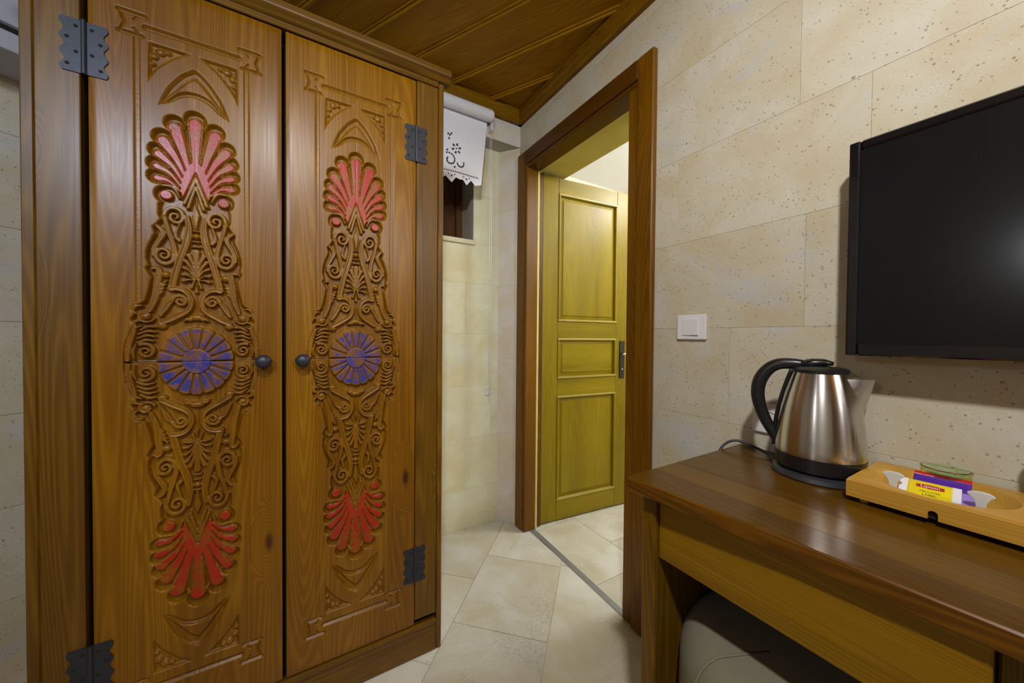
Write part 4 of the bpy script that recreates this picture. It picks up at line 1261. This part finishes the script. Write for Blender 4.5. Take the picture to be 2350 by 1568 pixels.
# small glass dish behind the sachets
gd = tag(link('glass_dish', auto_smooth(lathe_me([(0.0, 0.0), (0.024, 0.0), (0.030, 0.034), (0.0315, 0.045), (0.028, 0.046), (0.0265, 0.035), (0.020, 0.005), (0.0, 0.0045)], 48, 'glass_dish'), 45), M['green_glass'], None, (1.014, 0.139, TZ1 - odz + .0005)), 'small green tinted glass dish at the back of the tray', 'dish')
# two flared white pegs
half = [(0.0052, 0.0), (0.0050, 0.013), (0.0060, 0.021), (0.0090, 0.0275), (0.0140, 0.0325), (0.0132, 0.0345), (0.0080, 0.0372), (0.0, 0.0382)]
peg_me = prism_me(half + [(-a, b) for a, b in half[-2::-1]], -0.0030, 0.0030, 'x', 'spoon_end', 0.0008)
for (x, y, lab) in ((0.924, 0.187, 'white flared spoon end beside the white end of the yellow packet'), (0.924, 0.0905, 'white flared spoon end beside the lilac sachet')):
    o = tag(link('spoon_end', peg_me, M['ceramic'], None, (x, y, TZ1 - odz + .0035)), lab, 'spoon')
    o.rotation_euler = (0, math.radians(-2), math.radians(10))
# tumbler at the far end of the tray
tag(link('glass_tumbler', auto_smooth(lathe_me([(0.0, 0.0), (0.026, 0.0), (0.034, 0.09), (0.0325, 0.09), (0.0245, 0.005), (0.0, 0.005)], 48, 'glass_tumbler'), 40), M['olive_glass'], None, (1.012, 0.017, TZ1 + .0005)), 'olive tinted glass tumbler standing at the end of the tray', 'tumbler')

# ------------------------------------------------------------------ television
tvo = thing('wall_television', (1.02, -0.08, 1.03), 'black flat television mounted on the stone wall above the desk', 'television')
TVX = 0.982
ty0, ty1, tz0, tz1 = -0.46, 0.2735, 1.046, 1.486
box('screen', TVX + .004, TVX + .010, ty0 + .018, ty1 - .018, tz0 + .026, tz1 - .018, M['screen'], tvo)
box('bezel', TVX, TVX + .030, ty1 - .018, ty1, tz0, tz1, M['black_gloss'], tvo, 0.004, 2)
box('bezel', TVX, TVX + .030, ty0, ty0 + .018, tz0, tz1, M['black_gloss'], tvo, 0.004, 2)
box('bezel', TVX, TVX + .030, ty0 + .018, ty1 - .018, tz0, tz0 + .026, M['black_gloss'], tvo, 0.003)
box('bezel', TVX, TVX + .030, ty0 + .018, ty1 - .018, tz1 - .018, tz1, M['black_gloss'], tvo, 0.003)
box('back_cover', TVX + .010, TVX + .050, ty0 + .03, ty1 - .03, tz0 + .02, tz1 - .03, M['black_plastic'], tvo, 0.006)
box('wall_bracket', TVX + .050, XR - .001, -0.20, 0.02, 1.17, 1.37, M['black_iron'], tvo)

# ------------------------------------------------------------------ switch and socket
sw = thing('light_switch', (XR, 0.663, 1.113), 'square white rocker light switch beside the door casing', 'switch')
box('cover_plate', XR - .009, XR - .0002, 0.615, 0.711, 1.074, 1.152, M['white_plastic'], sw, 0.003, 2)
rk = box('rocker', XR - .0125, XR - .008, 0.638, 0.693, 1.087, 1.140, M['white_plastic'], sw, 0.001)
rk.rotation_euler = (0, 0, math.radians(-3))
so = thing('wall_socket', (XR, 0.445, 0.868), 'white wall socket behind the kettle handle', 'socket')
box('cover_plate', XR - .009, XR - .0002, 0.400, 0.482, 0.828, 0.906, M['white_plastic'], so, 0.003, 2)
me = lathe_me([(0.022, 0.0), (0.022, 0.003), (0.019, 0.003), (0.018, -0.004), (0.0, -0.004)], 32, 'socket_well'); me.transform(Matrix.Rotation(math.radians(-90), 4, 'Y'))
link('socket_well', auto_smooth(me), M['white_plastic'], so, (-0.0085, -0.004, -0.001))

# ------------------------------------------------------------------ roller blind
YBL = 1.655
bl = thing('roller_blind', (0.64, YBL, 2.23), 'white roller blind with cutwork lace hem over the small window', 'blind')
me = lathe_me([(0.0, -0.205), (0.029, -0.205), (0.029, 0.214), (0.026, 0.222), (0.0, 0.222)], 32, 'roller'); me.transform(Matrix.Rotation(math.radians(90), 4, 'Y'))
link('roller', auto_smooth(me), M['cloth'], bl, (0.0, 0.0, 0.0))
box('bracket', 0.862, 0.870, YBL + .004, YB - .001, 2.165, 2.240, M['white_plastic'], bl, 0.002)
nx, nz = 60, 24
YCL = 1.680
X0b, X1b, Zt, Zb = 0.432, 0.847, 2.222, 1.873
hem_pts = [(0.432, 1.87), (0.455, 1.842), (0.478, 1.872), (0.51, 1.842), (0.545, 1.871), (0.580, 1.842), (0.612, 1.870), (0.644, 1.842), (0.666, 1.872), (0.688, 1.866), (0.704, 1.870), (0.726, 1.846), (0.750, 1.876), (0.775, 1.856), (0.806, 1.866), (0.815, 1.870)]
def hem(x): return float(np.interp(x, [p[0] for p in hem_pts], [p[1] for p in hem_pts]))
def cl_y(x, t): return YCL - 0.012 * t + 0.003 * math.sin(x * 26) * t
cv_, cf_ = [], []
for side in (0, 1):
    for j in range(nz + 1):
        for i in range(nx * 2 + 1):
            t = j / nz
            x = X0b + (X1b - X0b) * i / (nx * 2)
            xx = x - 0.038 * t * (x - X0b) / (X1b - X0b)
            z = Zt + (hem(xx) - Zt) * t
            cv_.append((xx - 0.64, cl_y(xx, t) + side * 0.0008 - YBL, z - 2.23))
W_ = nx * 2 + 1
n1 = W_ * (nz + 1)
for side in (0, 1):
    for j in range(nz):
        for i in range(nx * 2):
            a = side * n1 + j * W_ + i
            q_ = (a, a + W_, a + W_ + 1, a + 1)
            cf_.append(q_ if side == 0 else q_[::-1])
for i in range(nx * 2):
    a = nz * W_ + i; cf_.append((a, a + n1, a + n1 + 1, a + 1))
for j in range(nz):
    a = j * W_ + nx * 2; cf_.append((a, a + W_, a + W_ + n1, a + n1))
me = poly_me(cv_, cf_, 'cloth'); auto_smooth(me, 60)
cl = link('cloth', me, M['cloth'], bl)
# lace cut-outs: dark discs laid on the cloth for the dimness behind it
bmh = bmesh.new()
def hole_at(x, z, w, h, rot=0.0, n=8):
    t = min(1, (Zt - z) / (Zt - Zb))
    y = cl_y(x, t) - 0.0012
    vs_ = []
    for k in range(n):
        a = 2 * math.pi * k / n
        dx, dz = math.cos(a) * w, math.sin(a) * h
        vs_.append(bmh.verts.new((x + dx * math.cos(rot) - dz * math.sin(rot) - 0.64, y - YBL, z + dx * math.sin(rot) + dz * math.cos(rot) - 2.23)))
    bmh.faces.new(vs_)
for k in range(6):
    a = 2 * math.pi * k / 6 + .3
    hole_at(0.670 + 0.019 * math.cos(a), 2.018 + 0.021 * math.sin(a), 0.0078, 0.0052, a)
hole_at(0.670, 2.018, 0.004, 0.004)
for (cx_, cz_, r0, r1, a0, a1, n_) in ((0.634, 1.955, 0.034, 0.012, 2.0, -3.6, 15), (0.690, 1.948, 0.016, 0.020, 3.4, 6.6, 9)):
    for k in range(n_):
        t = k / (n_ - 1); a = a0 + (a1 - a0) * t; r = r0 + (r1 - r0) * t
        hole_at(cx_ + r * math.cos(a), cz_ + r * math.sin(a), 0.0058, 0.0038, a + math.pi / 2)
for (x, z) in ((0.632, 2.060), (0.637, 2.078), (0.645, 2.088), (0.628, 2.082), (0.660, 1.922), (0.622, 2.000), (0.56, 1.99), (0.58, 2.03)): hole_at(x, z, 0.0058, 0.0044, 0.9)
for k in range(32):
    x = 0.44 + k * 0.0112
    hole_at(x, 1.902 - 0.0010 * k / 8, 0.0042, 0.0030)
for x in (0.644, 0.724, 0.58, 0.51):
    hole_at(x, 1.876, 0.0045, 0.0045); hole_at(x - .016, 1.884, 0.0055, 0.002, -.9); hole_at(x + .016, 1.884, 0.0055, 0.002, .9)
me = from_bm(bmh, 'cutwork')
tag(link('cutwork', me, M['hole'], cl), kind='stuff')
# chain loop and its little holder
for dx in (0.0, 0.010):
    me = tube_me([(0, 0, 0), (0.0, 0.035, -0.10), (0.004, 0.040, -0.7), (0.006, 0.045, -1.47)], 0.0011, 6, 'pull_chain')
    link('pull_chain', me, M['white_plastic'], bl, (0.224 + dx, -0.01, 0.0), True)
ch = thing('chain_holder', (0.914, 1.792, 0.765), 'tiny clear plastic chain holder on the niche wall', 'chain holder')
box('holder_body', 0.909, 0.921, 1.782, 1.7995, 0.742, 0.786, M['white_plastic'], ch, 0.002)
box('screw', 0.913, 0.917, 1.7805, 1.783, 0.776, 0.780, M['dark_gap'], ch)

# ------------------------------------------------------------------ air conditioner on the oblique wall
acu = thing('air_conditioner', (-0.40 - .829 * .30 + .559 * .006, 1.90 - .559 * .30 - .829 * .006, 1.825), 'grey white air conditioner with a black slot beside the wardrobe', 'air conditioner', rotz=ang)
lbox('housing', -0.80, 0.0, -0.185, -0.002, 0.068, 0.27, M['ac'], acu, 0.012, 2)
lbox('outlet_slot', -0.79, -0.01, -0.172, -0.01, 0.050, 0.070, M['dark_gap'], acu)
lbox('louver', -0.80, 0.0, -0.183, -0.002, 0.0, 0.052, M['ac'], acu, 0.008, 2)
